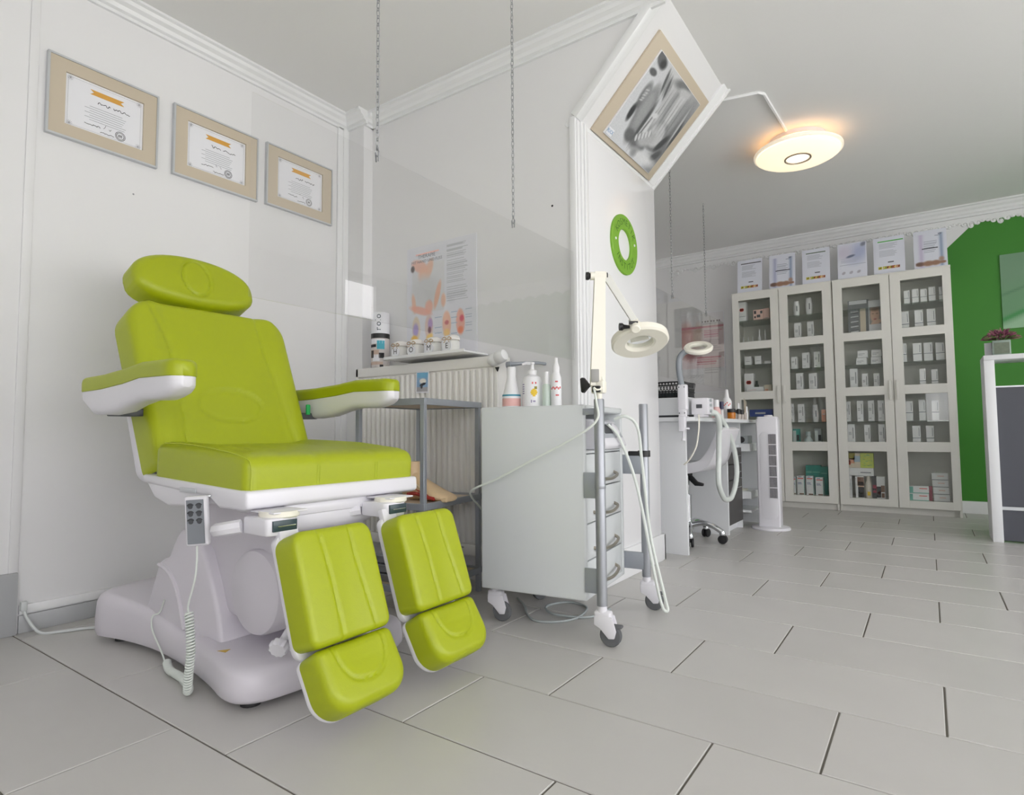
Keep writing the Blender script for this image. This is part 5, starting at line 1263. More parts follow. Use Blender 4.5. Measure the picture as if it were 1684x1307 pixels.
def product(kind, door, shelf, x, w, h, pos, base=0.0):
    z = SH[shelf] + base; y = 5.515; h = max(h - base, 0.02)
    rr = random.Random(int(abs(x) * 1e4) + int(z * 1e3)); y += rr.uniform(-0.004, 0.004)
    if kind in ('vial', 'dropper', 'tube'): pass
    where = '%s from left, %s, %s' % (pos, SHN[shelf], DN[door])
    G = 'products in the glass cabinets'; TX = [INKG]
    txt = [(0.15, 0.55, 0.62 - 0.05 * i, 0.64 - 0.05 * i, 1) for i in range(3)] + [(0.70, 0.80, 0.35, 0.85, 1), (0.12, 0.5, 0.14, 0.16, 1)]
    nm, cat = 'carton', 'box'
    if kind == 'box': bm, ms = carton(x, y, z, w, h, min(w, 0.06), CARTON, txt, TX); lab = 'white carton, '
    elif kind == 'jarbox': bm, ms = carton(x, y, z, w, h, 0.05, CARTON, [(0.0, 1.0, 0.40, 0.425, 1), (0.78, 0.83, 0.5, 0.9, 1)], [mat('navy_line', (70, 84, 104), 0.5)]); lab = 'white carton with dark line, '
    elif kind == 'dot': bm, ms = carton(x, y, z, w, h, 0.06, CARTON, [(0.28, 0.68, 0.52, 0.68, 1), (0.22, 0.74, 0.56, 0.64, 1), (0.1, 0.9, 0.25, 0.27, 2)], [CORAL, INKG]); lab = 'white carton with red emblem, '
    elif kind == 'pinkprint': bm, ms = carton(x, y, z, w, h, 0.05, PINKC, [(0.08, 0.3, 0.6, 0.9, 1), (0.35, 0.7, 0.25, 0.5, 1), (0.7, 0.92, 0.6, 0.85, 1), (0.1, 0.25, 0.2, 0.4, 2)], [DGREY, INK]); lab = 'pink carton with dark print, '
    elif kind == 'pink': bm, ms = carton(x, y + 0.01, z, w, h, 0.05, PINKC, [(0.1, 0.9, 0.1, 0.14, 1)], TX); lab = 'plain pink carton, '
    elif kind == 'cube': bm, ms = carton(x, y, z, w, h, 0.055, CARTON, [(0.2, 0.8, 0.4, 0.44, 1)], TX); lab = 'small cube carton, '
    elif kind == 'flat': bm, ms = carton(x, y - 0.03, z, w, 0.075, 0.03, CARTON, [(0.1, 0.9, 0.45, 0.5, 1), (0.1, 0.6, 0.65, 0.7, 2)], [INKG, PINKC]); lab = 'long lying white carton, '
    elif kind == 'beige': bm, ms = carton(x, y, z, w, h, 0.05, BEIGEC, [(0.1, 0.5, 0.3, 0.6, 1)], [PEACH]); lab = 'beige carton, '
    elif kind == 'blue': bm, ms = carton(x, y, z + 0.055, w, 0.062, 0.06, BLUEC, [(0.25, 0.7, 0.35, 0.6, 1)], [SILVER]); z2 = 1; lab = 'long blue carton, '
    elif kind == 'peach': bm, ms = carton(x, y, z, w, h, 0.04, PEACH, [(0.2, 0.8, 0.6, 0.65, 1)], [PAPER]); lab = 'peach coloured carton, '
    elif kind == 'dark':
        bm = NB(); lathe(bm, [(0, 0), (0.016, 0), (0.017, 0.004), (0.017, h * 0.7), (0.010, h * 0.8), (0.010, h), (0, h)], 14, x=x, y=y + 0.02, z=z); ms = [DARKG]; nm, cat = 'jar', 'jar'; lab = 'dark green jar, '
    elif kind in ('vial', 'tube'):
        bm = NB(); R_ = w / 2; lathe(bm, [(0, 0), (R_, 0), (R_, h * 0.55), (R_ * 0.5, h * 0.66), (R_ * 0.45, h), (0, h)] if kind == 'vial' else [(0, 0), (R_, 0), (R_ * 0.9, h * 0.8), (R_ * 0.5, h), (0, h)], 12, x=x, y=y + 0.02, z=z); ms = [CARTON]; nm, cat = kind if kind == 'vial' else 'applicator', 'vial' if kind == 'vial' else 'tube'; lab = 'tiny white vial, ' if kind == 'vial' else 'thin white applicator, '
    elif kind == 'dropper':
        bm = NB(); lathe(bm, [(0, 0), (0.013, 0), (0.013, h * 0.5), (0.006, h * 0.62), (0.005, h * 0.98), (0, h)], 14, x=x, y=y + 0.02, z=z); ms = [CARTON]; nm, cat = 'dropper_bottle', 'bottle'; lab = 'small dropper bottle, '
    elif kind == 'lying': bm, ms = carton(x, y, z, w, h, 0.05, CARTON, [], []); lab = 'small lying tube box, '
    elif kind == 'round':
        bm = NB(); R_ = w / 2; lathe(bm, [(0, 0), (R_ * 0.72, 0), (R_ * 0.86, h * 0.15), (R_, h * 0.45), (R_ * 0.98, h * 0.65), (R_ * 0.82, h * 0.80), (R_ * 0.84, h * 0.81), (R_ * 0.78, h * 0.98), (0, h)], 20, x=x, y=y + 0.028, z=z)
        M = frameM((x, y - 0.0005, z), (1, 0, 0), (0, 0, 1)); quad(bm, M, 0.004, 0.012, h * 0.3, h * 0.65, 0.0, 1); ms = [CARTON, INKG]; nm, cat = 'rounded_bottle', 'bottle'; lab = 'rounded white bottle, '
    elif kind in ('teal', 'greydot'):
        bm, ms = carton(x, y, z, w, h, 0.05, TEAL if kind == 'teal' else mat('grey_carton', (150, 156, 158), 0.5), [(0.55, 0.95, 0.3, 0.65, 1), (0.05, 0.5, 0.1, 0.9, 2)], [BLACK, mat('pale_grey', (198, 206, 204), 0.5)]); lab = 'teal display box, ' if kind == 'teal' else 'grey display box, '
    elif kind == 'clear':
        bm = NB(); lathe(bm, [(0, 0), (0.033, 0), (0.034, 0.05), (0.016, 0.072), (0.015, 0.085), (0.02, 0.087), (0.02, h), (0, h)], 18, x=x, y=y + 0.03, z=z); ms = [mat('clear_bottle', (200, 212, 212), 0.15)]; nm, cat = 'wide_bottle', 'bottle'; lab = 'wide clear bottle, '
    elif kind == 'red': bm, ms = carton(x, y, z, w, h, 0.05, CARTON, [(0.12, 0.88, 0.84, 0.89, 1), (0.2, 0.6, 0.93, 0.96, 2), (0.12, 0.6, 0.62, 0.65, 2), (0.12, 0.7, 0.56, 0.58, 2), (0.3, 0.9, 0.02, 0.08, 3), (0.94, 1.0, 0, 1, 4)], [CORAL, BLUEC, HAIRB, TEALC]); lab = 'white carton with red lettering, '
    elif kind == 'tealpack':
        bm, ms = carton(x, 5.60, z, w + 0.008, h, 0.05, TEALC, [(0.1, 0.9, 0.75, 0.78, 1)], [MINTP]); nm, cat = 'teal_pack', 'pack'; lab = 'teal pack behind the red lettered cartons, '
    elif kind == 'flatbox': bm, ms = carton(x, y, z, w, h, 0.06, CARTON, [(0.1, 0.7, 0.5, 0.56, 1), (0.1, 0.5, 0.32, 0.37, 1), (0, 1, 0.0, 0.04, 1)], TX); lab = 'flat white carton, '
    elif kind == 'flatmint': bm, ms = carton(x, y, z, w, h, 0.07, CARTON, [(0.03, 0.25, 0.1, 0.9, 1), (0.55, 0.92, 0.62, 0.72, 2), (0, 1, 0, 0.1, 1)], [MINTP, CORAL]); lab = 'mint printed flat box, '
    elif kind == 'flatwhite': bm, ms = carton(x, y, z, w, h, 0.07, CARTON, [(0.35, 0.75, 0.5, 0.62, 1), (0, 1, 0, 0.08, 2)], [PINKC, INKG]); lab = 'white box with pink print, '
    elif kind == 'redpack': bm, ms = carton(x, y + 0.02, z, w, h, 0.04, WINE, [], []); lab = 'narrow wine red pack, '
    elif kind == 'colour': bm, ms = carton(x, y, z, w, h, 0.05, BEIGEC, [(0.0, 0.6, 0.55, 1.0, 1), (0.1, 0.55, 0.3, 0.65, 2), (0.5, 1, 0.4, 0.8, 3), (0, 0.25, 0.2, 0.5, 4)], [OLIVE, PEACH, mat('pale_blue', (176, 196, 212), 0.5), CORAL]); lab = 'colourful printed box, '
    elif kind == 'green':
        rq = random.Random(3); bm, ms = carton(x, y, z, w, h, 0.05, GREENC, [(a, a + 0.16, b, b + 0.04, 1 + (i % 2)) for i, (a, b) in enumerate([(rq.uniform(0, .8), rq.uniform(.1, .95)) for _ in range(26)])], [mat('leaf_print', (130, 186, 120), 0.5), mat('yellow_print', (222, 214, 90), 0.5)]); lab = 'lime box with leaf pattern, '
    elif kind == 'whiteflat': bm, ms = carton(x, y - 0.005, z, w, h, 0.07, CARTON, [(0.5, 0.9, 0.35, 0.5, 1)], TX); lab = 'wide white box, '
    elif kind == 'hair': bm, ms = carton(x, y, z, w, h, 0.05, CARTON, [(0.25, 1.0, 0.55, 0.95, 1), (0.35, 0.95, 0.5, 0.75, 2), (0.3, 1.0, 0.02, 0.5, 3), (0.35, 0.55, 0.06, 0.22, 0), (0.65, 0.9, 0.06, 0.2, 0)] if x < -0.4 else [(0.0, 0.5, 0.05, 0.55, 3), (0.5, 0.95, 0.3, 0.6, 1), (0.1, 0.4, 0.2, 0.32, 4), (0.55, 0.9, 0.05, 0.25, 1)], [HAIRB, SKINP, INK, CORAL]); lab = 'hair colour box, '
    elif kind == 'bottle':
        bm = NB(); lathe(bm, [(0, 0), (w / 2, 0), (w / 2, h * 0.62), (w * 0.3, h * 0.8), (w * 0.26, h), (0, h)], 16, x=x, y=y + 0.015, z=z); M = frameM((x, y - 0.0095, z), (1, 0, 0), (0, 0, 1)); quad(bm, M, -0.008, 0.012, h * 0.12, h * 0.3, 0.0, 1); ms = [mat('cream_bottle', (226, 218, 206), 0.4), YEL]; nm, cat = 'lotion_bottle', 'bottle'; lab = 'cream lotion bottle, '
    elif kind == 'blackred': bm, ms = carton(x, y + 0.01, z, w, h, 0.05, DGREY, [(0.2, 1, 0.25, 0.6, 1), (0.2, 0.8, 0.35, 0.45, 2)], [WINE, PAPER]); lab = 'black and red box, '
    else: raise ValueError(kind)
    o = obj(nm, bm, ms, ang=40); tag(o, lab + where, cat, G); return o

ITEMS = [
('dot', 0, 't1', -1.328, 0.071, 0.177),
('pinkprint', 0, 't1', -1.191, 0.083, 0.094),
('pink', 0, 't1', -1.125, 0.049, 0.099),
('vial', 0, 't0', -1.329, 0.014, 0.092),
('vial', 0, 't0', -1.286, 0.014, 0.088),
('vial', 0, 't0', -1.247, 0.013, 0.087),
('dropper', 0, 't0', -1.191, 0.026, 0.145),
('tube', 0, 't0', -1.141, 0.013, 0.14),
('cube', 0, 'm1a', -1.29, 0.058, 0.076),
('cube', 0, 'm1a', -1.204, 0.054, 0.075),
('lying', 0, 'm1a', -1.125, 0.053, 0.028),
('dot', 0, 'm0', -1.286, 0.079, 0.199),
('dark', 0, 'm0', -1.225, 0.033, 0.132),
('flat', 0, 'm0', -1.232, 0.142, 0.09),
('beige', 0, 'm0', -1.128, 0.061, 0.092),
('blue', 0, 'l1', -1.194, 0.189, 0.157),
('round', 1, 't1', -0.885, 0.052, 0.13),
('round', 1, 't1', -0.788, 0.054, 0.147),
('box', 1, 't0', -0.878, 0.052, 0.165),
('box', 1, 't0', -0.779, 0.05, 0.168),
('box', 1, 'm1', -0.914, 0.049, 0.105),
('box', 1, 'm1', -0.824, 0.056, 0.134),
('box', 1, 'm1', -0.737, 0.048, 0.135),
('box', 1, 'm0', -0.877, 0.053, 0.177),
('box', 1, 'm0', -0.774, 0.062, 0.17),
('box', 1, 'l1', -0.942, 0.025, 0.157),
('box', 1, 'l1', -0.873, 0.05, 0.154),
('round', 1, 'l1', -0.768, 0.05, 0.147),
('peach', 1, 'l1', -0.704, 0.031, 0.102),
('teal', 1, 'l0', -0.917, 0.052, 0.143),
('clear', 1, 'l0', -0.827, 0.071, 0.119),
('greydot', 1, 'l0', -0.752, 0.052, 0.142),
('red', 1, 'b0', -0.945, 0.022, 0.168),
('red', 1, 'b0', -0.896, 0.056, 0.178),
('red', 1, 'b0', -0.826, 0.056, 0.179),
('red', 1, 'b0', -0.754, 0.06, 0.169),
('tealpack', 1, 'b0', -0.842, 0.043, 0.264),
('tealpack', 1, 'b0', -0.788, 0.064, 0.265),
('tealpack', 1, 'b0', -0.728, 0.049, 0.255),
('flatbox', 2, 'm1', -0.418, 0.074, 0.058),
('flatbox', 2, 'm1', -0.408, 0.071, 0.116),
('flatbox', 2, 'm1', -0.317, 0.07, 0.059),
('flatbox', 2, 'm1', -0.312, 0.069, 0.117),
('box', 2, 'm0', -0.476, 0.054, 0.188),
('box', 2, 'm0', -0.399, 0.042, 0.144),
('box', 2, 'm0', -0.319, 0.04, 0.141),
('box', 2, 'l1', -0.529, 0.04, 0.162),
('box', 2, 'l1', -0.441, 0.043, 0.166),
('box', 2, 'l1', -0.365, 0.042, 0.165),
('box', 2, 'l1', -0.296, 0.045, 0.164),
('box', 2, 'l0', -0.509, 0.052, 0.177),
('box', 2, 'l0', -0.397, 0.042, 0.173),
('box', 2, 'l0', -0.299, 0.045, 0.175),
('colour', 2, 'b0', -0.5, 0.092, 0.371),
('green', 2, 'b0', -0.409, 0.091, 0.372),
('whiteflat', 2, 'b0', -0.456, 0.181, 0.255),
('box', 2, 'b0', -0.534, 0.029, 0.187),
('hair', 2, 'b0', -0.465, 0.06, 0.182),
('bottle', 2, 'b0', -0.405, 0.046, 0.192),
('blackred', 2, 'b0', -0.366, 0.031, 0.193),
('hair', 2, 'b0', -0.321, 0.057, 0.191),
('jarbox', 3, 't1', -0.095, 0.038, 0.105),
('jarbox', 3, 't1', -0.04, 0.042, 0.109),
('jarbox', 3, 't1', 0.013, 0.041, 0.102),
('jarbox', 3, 't1', 0.066, 0.043, 0.112),
('jarbox', 3, 't1', 0.125, 0.031, 0.105),
('jarbox', 3, 't0', -0.112, 0.048, 0.169),
('jarbox', 3, 't0', -0.024, 0.054, 0.17),
('jarbox', 3, 't0', 0.054, 0.054, 0.17),
('jarbox', 3, 'm1', -0.13, 0.034, 0.148),
('jarbox', 3, 'm1', -0.044, 0.055, 0.142),
('jarbox', 3, 'm1', 0.025, 0.055, 0.141),
('jarbox', 3, 'm1', 0.099, 0.054, 0.135),
('jarbox', 3, 'm0', -0.017, 0.039, 0.157),
('jarbox', 3, 'm0', 0.058, 0.041, 0.148),
('jarbox', 3, 'l1', -0.116, 0.053, 0.15),
('jarbox', 3, 'l1', -0.03, 0.042, 0.158),
('jarbox', 3, 'l1', 0.052, 0.044, 0.151),
('jarbox', 3, 'l0', -0.073, 0.052, 0.16),
('jarbox', 3, 'l0', 0.012, 0.048, 0.159),
('flatmint', 3, 'b0', -0.078, 0.132, 0.134),
('flatmint', 3, 'b0', -0.081, 0.134, 0.072),
('redpack', 3, 'b0', -0.002, 0.022, 0.13),
('flatwhite', 3, 'b0', 0.059, 0.1, 0.243),
('flatwhite', 3, 'b0', 0.061, 0.099, 0.19),
('flatwhite', 3, 'b0', 0.063, 0.097, 0.136),
('flatwhite', 3, 'b0', 0.066, 0.097, 0.083),
]
groups_ = {}
for it in ITEMS: groups_.setdefault((it[1], it[2]), []).append(it)
for (door, shelf), L in groups_.items():
    L.sort(key=lambda q: (round(q[3], 2), q[5]))
    stackbase = {'flatbox': 0.0, 'flatwhite': 0.0, 'flatmint': 0.0}
    for i, (kind, d_, s_, x, w, h) in enumerate(L):
        pos = ORD[i] if i < 9 else 'last'
        base = 0.0
        if shelf == 'b0':
            h = h - 0.020
            if kind in ('flatwhite', 'flatmint'):
                lv = {0.243: 3, 0.19: 2, 0.136: 1, 0.083: 0, 0.134: 1, 0.072: 0}[round(h + 0.020, 3)]
                hh = 0.0535 if kind == 'flatwhite' else 0.0555
                base = hh * lv; h = hh * (lv + 1) - 0.001
                pos = {'flatwhite': ['lowest', 'second', 'third', 'topmost'], 'flatmint': ['lower', 'upper']}[kind][lv] + ' of its stack, right side' * 0 + ' in its stack'
                o = product(kind, door, shelf, x, w, h, pos, base); o['label'] = '%s, %s, %s, %s' % ('mint printed flat box' if kind == 'flatmint' else 'white box with pink print', pos, SHN[shelf], DN[door]); continue
            if kind in ('colour', 'green'): base = 0.2375; h = 0.355
            if kind == 'whiteflat': base = 0.175; h = 0.2365
            if kind in ('hair', 'bottle', 'box') and door == 2: h = 0.172
        if kind == 'flatbox':
            up_ = h > 0.1; base = 0.0585 if up_ else 0.0; h = 0.116 if up_ else 0.0575
            o = product(kind, door, shelf, x, w, h, pos, base); o['label'] = '%s flat white carton, %s stack, third shelf, %s' % ('upper' if up_ else 'lower', 'left' if x < -0.36 else 'right', DN[door]); continue
        product(kind, door, shelf, x, w, h, pos, base)
# tester display and leaflet
M = frameM((-0.431, 5.56, SH['t0']), (1, 0, 0), (0, 0.12, 1))
r = thing('tester_display', (-0.431, 5.56, SH['t0']), "grey tester display with a row of tubes behind right cabinet's left door", 'display')
t = NB(); bx(t, -0.075, 0.075, 0, 0.32, -0.02, 0.0, 0.001, 1, M=M); obj('board', t, mat('display_grey', (128, 132, 134), 0.5), r)
t = NB(); bx(t, -0.065, 0.06, 0.285, 0.315, 0.0, 0.003, M=M); obj('header', t, PAPER, r)
for i in range(11):
    t = NB(); tube(t, [M @ Vector((-0.055, 0.03 + 0.021 * i, 0.006)), M @ Vector((0.0, 0.034 + 0.021 * i, 0.006))], 0.005, 6); obj('sample_tube', t, PAPER if i % 2 else INKG, r)
t = NB(); bx(t, 0.012, 0.052, 0.02, 0.24, 0.0, 0.004, M=M); obj('price_strip', t, BEIGEC, r)
M = frameM((-0.313, 5.545, SH['t0']), (1, 0, 0), (0, 0.10, 1))
r = thing('leaflet', (-0.313, 5.545, SH['t0']), "white leaflet with a face picture behind right cabinet's left door", 'leaflet')
t = NB(); bx(t, -0.045, 0.042, 0, 0.30, -0.004, 0.0, M=M); lb = obj('sheet', t, PAPER, r)
def face(s, t_):
    C = np.tile(np.array([[150., 152, 152]]), (len(s), 1)); C = blend(C, ell(s, t_, 0.5, 0.55, 0.42, 0.52, 0, 0.2), (218, 176, 150)); C = blend(C, ell(s, t_, 0.5, 0.98, 0.5, 0.2, 0, 0.3), (120, 86, 66))
    C = blend(C, ell(s, t_, 0.32, 0.62, 0.09, 0.03, 0, 0.4), (150, 116, 100)); C = blend(C, ell(s, t_, 0.68, 0.62, 0.09, 0.03, 0, 0.4), (150, 116, 100)); C = blend(C, ell(s, t_, 0.5, 0.30, 0.14, 0.04), (190, 110, 104)); return blend(C, ell(s, t_, 0.6, 0.1, 0.5, 0.14, 0.2), (226, 190, 166))
paint('face_picture', M, -0.040, 0.038, 0.10, 0.24, 20, 28, face, lb, 0.0015)

# framed sheets standing on the cabinets
def sheet(i, x, kind, label):
    M = frameM((x, 5.470, CZT + 0.0025), (1, 0, 0), (0, 0.13, 1))
    r = thing('certificate_sheet', (x, 5.47, CZT + 0.002), label, 'certificate', 'certificates on top of the cabinets')
    t = NB(); bx(t, -0.104, 0.104, 0, 0.305, -0.003, 0.0, 0.0005, 1, M=M); prism(t, [(-0.05, 0.0), (0.05, 0.0), (0.02, 0.16), (-0.02, 0.16)], -0.0045, -0.003, 'z', M=M)
    bx(t, -0.02, 0.02, 0.0, 0.15, -0.05, -0.047, M=M @ Matrix.Rotation(0.0, 4, 'X')); b = obj('sheet', t, mat('sheet_white', (222, 224, 236), 0.4), r)
    def fn(s, t_):
        C = np.tile(np.array([[220., 223, 234]]), (len(s), 1))
        if kind in (0, 2, 4):
            hc = (90, 92, 96) if kind == 0 else (96, 116, 96) if kind == 2 else (92, 178, 84)
            C = blend(C, lines(s, t_, 0.12, 1.10, 0.885, 0.925, 1, 0.99, i), hc)
            C = blend(C, lines(s, t_, 0.15, 0.80, 0.40, 0.84, 15, 0.4, i), (182, 186, 196)); C = blend(C, rect(s, t_, 0.46, 0.66, 0.285, 0.305), (84, 86, 92))
            for k, c in enumerate(((196, 190, 70), (150, 160, 60), (206, 170, 90), (170, 90, 60), (196, 150, 120))): C = blend(C, rect(s, t_, 0.12 + 0.15 * k, 0.26 + 0.15 * k, 0.11, 0.19), c)
            for k in range(6): C = blend(C, ell(s, t_, 0.18 + 0.13 * k, 0.15, 0.04, 0.025, 0.5), ((120, 110, 40), (220, 200, 120), (120, 60, 40))[k % 3])
        elif kind in (1, 5):
            C = blend(C, np.exp(-((s - 0.20) / 0.08) ** 2) * (t_ < 0.92), (176, 180, 206) if kind == 1 else (196, 188, 212)); C = blend(C, np.exp(-((s - 0.86) / 0.06) ** 2) * (t_ < 0.92), (150, 164, 190))
            C = blend(C, lines(s, t_, 0.30, 0.76, 0.34, 0.72, 9, 0.35, i), (160, 164, 178)); C = blend(C, lines(s, t_, 0.22, 0.86, 0.50, 0.53, 1, 0.9, i + 3), (88, 90, 100)); C = blend(C, rect(s, t_, 0.66, 0.84, 0.84, 0.86) + rect(s, t_, 0.78, 0.88, 0.88, 0.90), (120, 124, 140))
            for cs, rs in ((0.15, 0.16), (0.42, 0.18), (0.66, 0.16), (0.88, 0.12)): C = blend(C, ell(s, t_, cs, 0.10, rs, 0.055 + 0.02 * math.sin(cs * 20), 0, 0.3), (150 - 40 * (cs < 0.2), 116 - 30 * (cs < 0.2), 96 - 20 * (cs < 0.2)))
            C = blend(C, ell(s, t_, 0.85, 0.19, 0.08, 0.06, 0, 0.4), (168, 140, 126))
        else:
            C = blend(C, ell(s, t_, 0.75, 0.72, 0.4, 0.25, 0.4, 0.6), (176, 184, 212)); C = blend(C, ell(s, t_, 0.2, 0.75, 0.3, 0.2, 0, 0.6), (204, 200, 216)); C = blend(C, ell(s, t_, 0.92, 0.95, 0.1, 0.06, 0.3, 0.4), (130, 134, 150))
            C = blend(C, ell(s, t_, 0.45, 0.63, 0.16, 0.035, 0.15, 0.3), (110, 116, 140)); C = blend(C, lines(s, t_, 0.05, 1.2, 0.375, 0.39, 1, 0.9), (170, 176, 190)); C = blend(C, lines(s, t_, 0.1, 0.85, 0.44, 0.58, 5, 0.4, 5), (186, 190, 206))
            for cs in (0.18, 0.46, 0.74): C = blend(C, ell(s, t_, cs, 0.15, 0.07, 0.04, 0.3), (176, 174, 186))
        return C
    paint('print', M, -0.096, 0.096, 0.008, 0.297, 44, 64, fn, b, 0.0018)
for i, (x, kd, lb) in enumerate(((-1.247, 0, 'white certificate with coloured picture strip, leftmost on the cabinets'), (-0.980, 1, 'lavender certificate with brown stones, second from left on the cabinets'), (-0.717, 2, 'white certificate with coloured strip, third from left on the cabinets'), (-0.452, 3, 'blue mottled certificate, fourth from left on the cabinets'), (-0.198, 4, 'white certificate with green heading, fifth from left on the cabinets'), (0.068, 5, 'lavender certificate with brown stones, rightmost on the cabinets'))): sheet(i, x, kd, lb)
# ================================================================== MANICURE DESK CORNER
DT = 0.72
dk = thing('manicure_desk', (-1.30, 3.6, 0), 'white manicure desk with dark grey drawers beyond the middle wall', 'desk')
t = NB(); bx(t, -1.62, -0.985, 3.06, 4.46, DT - 0.022, DT, 0.002); obj('desktop', t, WLAM, dk)
t = NB(); bx(t, -1.60, -1.046, 3.085, 3.105, 0.0, DT - 0.022, 0.001, 1); obj('end_panel', t, WLAM, dk)
t = NB(); bx(t, -1.60, -1.034, 3.815, 3.833, 0.0, DT - 0.022, 0.001, 1); bx(t, -1.60, -1.040, 4.165, 4.183, 0.0, DT - 0.022, 0.001, 1); bx(t, -1.60, -1.05, 3.833, 4.165, 0.055, 0.07); bx(t, -1.60, -1.05, 3.833, 4.165, 0.535, 0.55); bx(t, -1.60, -1.585, 3.833, 4.165, 0.05, DT - 0.03); bx(t, -1.09, -1.075, 3.833, 4.165, 0.0, 0.055); obj('drawer_unit', t, WLAM, dk)
DFM = mat('dark_drawer_front', (70, 68, 68), 0.4)
for (a, b) in ((0.435, 0.535), (0.335, 0.430), (0.055, 0.330)):
    t = NB(); bx(t, -1.052, -1.034, 3.836, 4.162, a, b, 0.001, 1); d = obj('drawer', t, DFM, dk)
    t = NB(); zz = (a + b) / 2 if a > 0.3 else b - 0.045; tube(t, [(-1.034, 3.95, zz), (-1.012, 3.952, zz), (-1.010, 3.96, zz), (-1.010, 4.04, zz), (-1.012, 4.048, zz), (-1.034, 4.05, zz)], 0.004, 6); obj('handle', t, CHROME, d)
t = NB(); bx(t, -1.60, -1.585, 3.105, 3.815, 0.25, DT - 0.022); obj('back_panel', t, WLAM, dk)
# open shelf at the far end of the desk
sh = thing('side_shelf', (-1.2, 4.35, 0), 'white open shelf unit at the far end of the desk', 'shelf')
t = NB(); bx(t, -1.45, -0.98, 4.46, 4.476, 0.0, 0.695); obj('side_panel', t, WLAM, sh); t = NB(); bx(t, -1.45, -1.435, 4.19, 4.46, 0.0, 0.695); obj('back_panel', t, WLAM, sh)
for z in (0.10, 0.19, 0.508):
    t = NB(); bx(t, -1.435, -0.985, 4.19, 4.46, z, z + (0.05 if z > 0.15 else 0.016)); obj('shelf_board', t, WLAM, sh)
dvc = NB(); bx(dvc, -1.12, -1.0, 4.205, 4.33, 0.5585, 0.612, 0.004)
lathe(dvc, [(0.021, 0), (0.021, 0.004), (0.015, 0.006), (0, 0.006)], 16, mi=1, M=Matrix.Translation((-1.04, 4.205, 0.585)) @ Matrix.Rotation(PI / 2, 4, 'X')); bx(dvc, -1.115, -1.085, 4.203, 4.206, 0.566, 0.606, mi=1)
tag(obj('radio', dvc, [mat('device_grey', (150, 156, 158), 0.4), BLACK]), 'small grey device with dark dial on the open shelf beside the desk', 'device')
t = NB(); tube(t, smooth_path([(-1.18, 4.24, 0.2445), (-1.10, 4.22, 0.2445), (-1.03, 4.25, 0.2445), (-1.05, 4.33, 0.2445), (-1.16, 4.33, 0.2445)], 6), 0.004, 5); tag(obj('coiled_cable', t, CREAM), 'pale cable lying on the lower board of the open shelf', 'cord')
# green jar in the drawer unit niche
jb = thing('niche_jar', (-1.09, 3.99, 0.5505), 'small jar with green content in the niche above the dark drawers', 'jar')
t = NB(); lathe(t, [(0, 0), (0.034, 0), (0.036, 0.006), (0.036, 0.058), (0.028, 0.066), (0, 0.066)], 18, x=-1.09, y=3.99, z=0.5505); obj('jar_body', t, mat('jar_pale', (196, 212, 206), 0.2), jb)
t = NB(); lathe(t, [(0.0364, 0.012), (0.0364, 0.05)], 18, x=-1.09, y=3.99, z=0.5505, cap=False); obj('jar_label', t, mat('jar_green', (90, 160, 130), 0.4), jb)
t = NB(); lathe(t, [(0.028, 0.064), (0.032, 0.066), (0.032, 0.082), (0, 0.083)], 18, x=-1.09, y=3.99, z=0.5505); obj('lid', t, BOTW, jb)

# drawer box and mesh basket on the desk
rb_ = thing('desk_riser', (-1.24, 3.22, DT), 'low white drawer box on the desk under the black mesh basket', 'drawer box')
t = NB(); bx(t, -1.42, -1.03, 3.10, 3.34, DT + 0.012, DT + 0.106, 0.003); obj('housing', t, WLAM, rb_)
t = NB(); bx(t, -1.41, -1.04, 3.115, 3.33, DT + 0.0005, DT + 0.012); obj('dark_gap', t, DGREY, rb_)
bk = thing('mesh_basket', (-1.17, 3.22, DT + 0.1065), 'black wire mesh basket on the white drawer box', 'basket')
B0 = DT + 0.1067
t = NB()
for k in range(15):
    x = -1.32 + 0.245 * k / 14
    tube(t, [(x - 0.012, 3.125, B0 + 0.004), (x + 0.022, 3.119, B0 + 0.085)], 0.0024, 4); tube(t, [(x + 0.012, 3.125, B0 + 0.004), (x - 0.022, 3.119, B0 + 0.085)], 0.0024, 4)
for k in range(11):
    y = 3.125 + 0.19 * k / 10
    tube(t, [(-1.073, y - 0.01, B0 + 0.004), (-1.068, y + 0.02, B0 + 0.085)], 0.0024, 4); tube(t, [(-1.073, y + 0.01, B0 + 0.004), (-1.068, y - 0.02, B0 + 0.085)], 0.0024, 4)
obj('wire_mesh', t, BLACK, bk, kind='stuff')
t = NB()
for zz in (B0 + 0.004, B0 + 0.034, B0 + 0.085): tube(t, [(-1.325, 3.12, zz), (-1.07, 3.12, zz), (-1.07, 3.325, zz), (-1.325, 3.325, zz)], 0.004, 6, closed=True)
obj('rim', t, BLACK, bk)
t = NB(); bx(t, -1.315, -1.08, 3.13, 3.315, B0, B0 + 0.03, 0.004); obj('content', t, mat('basket_content', (46, 60, 62), 0.7), bk)

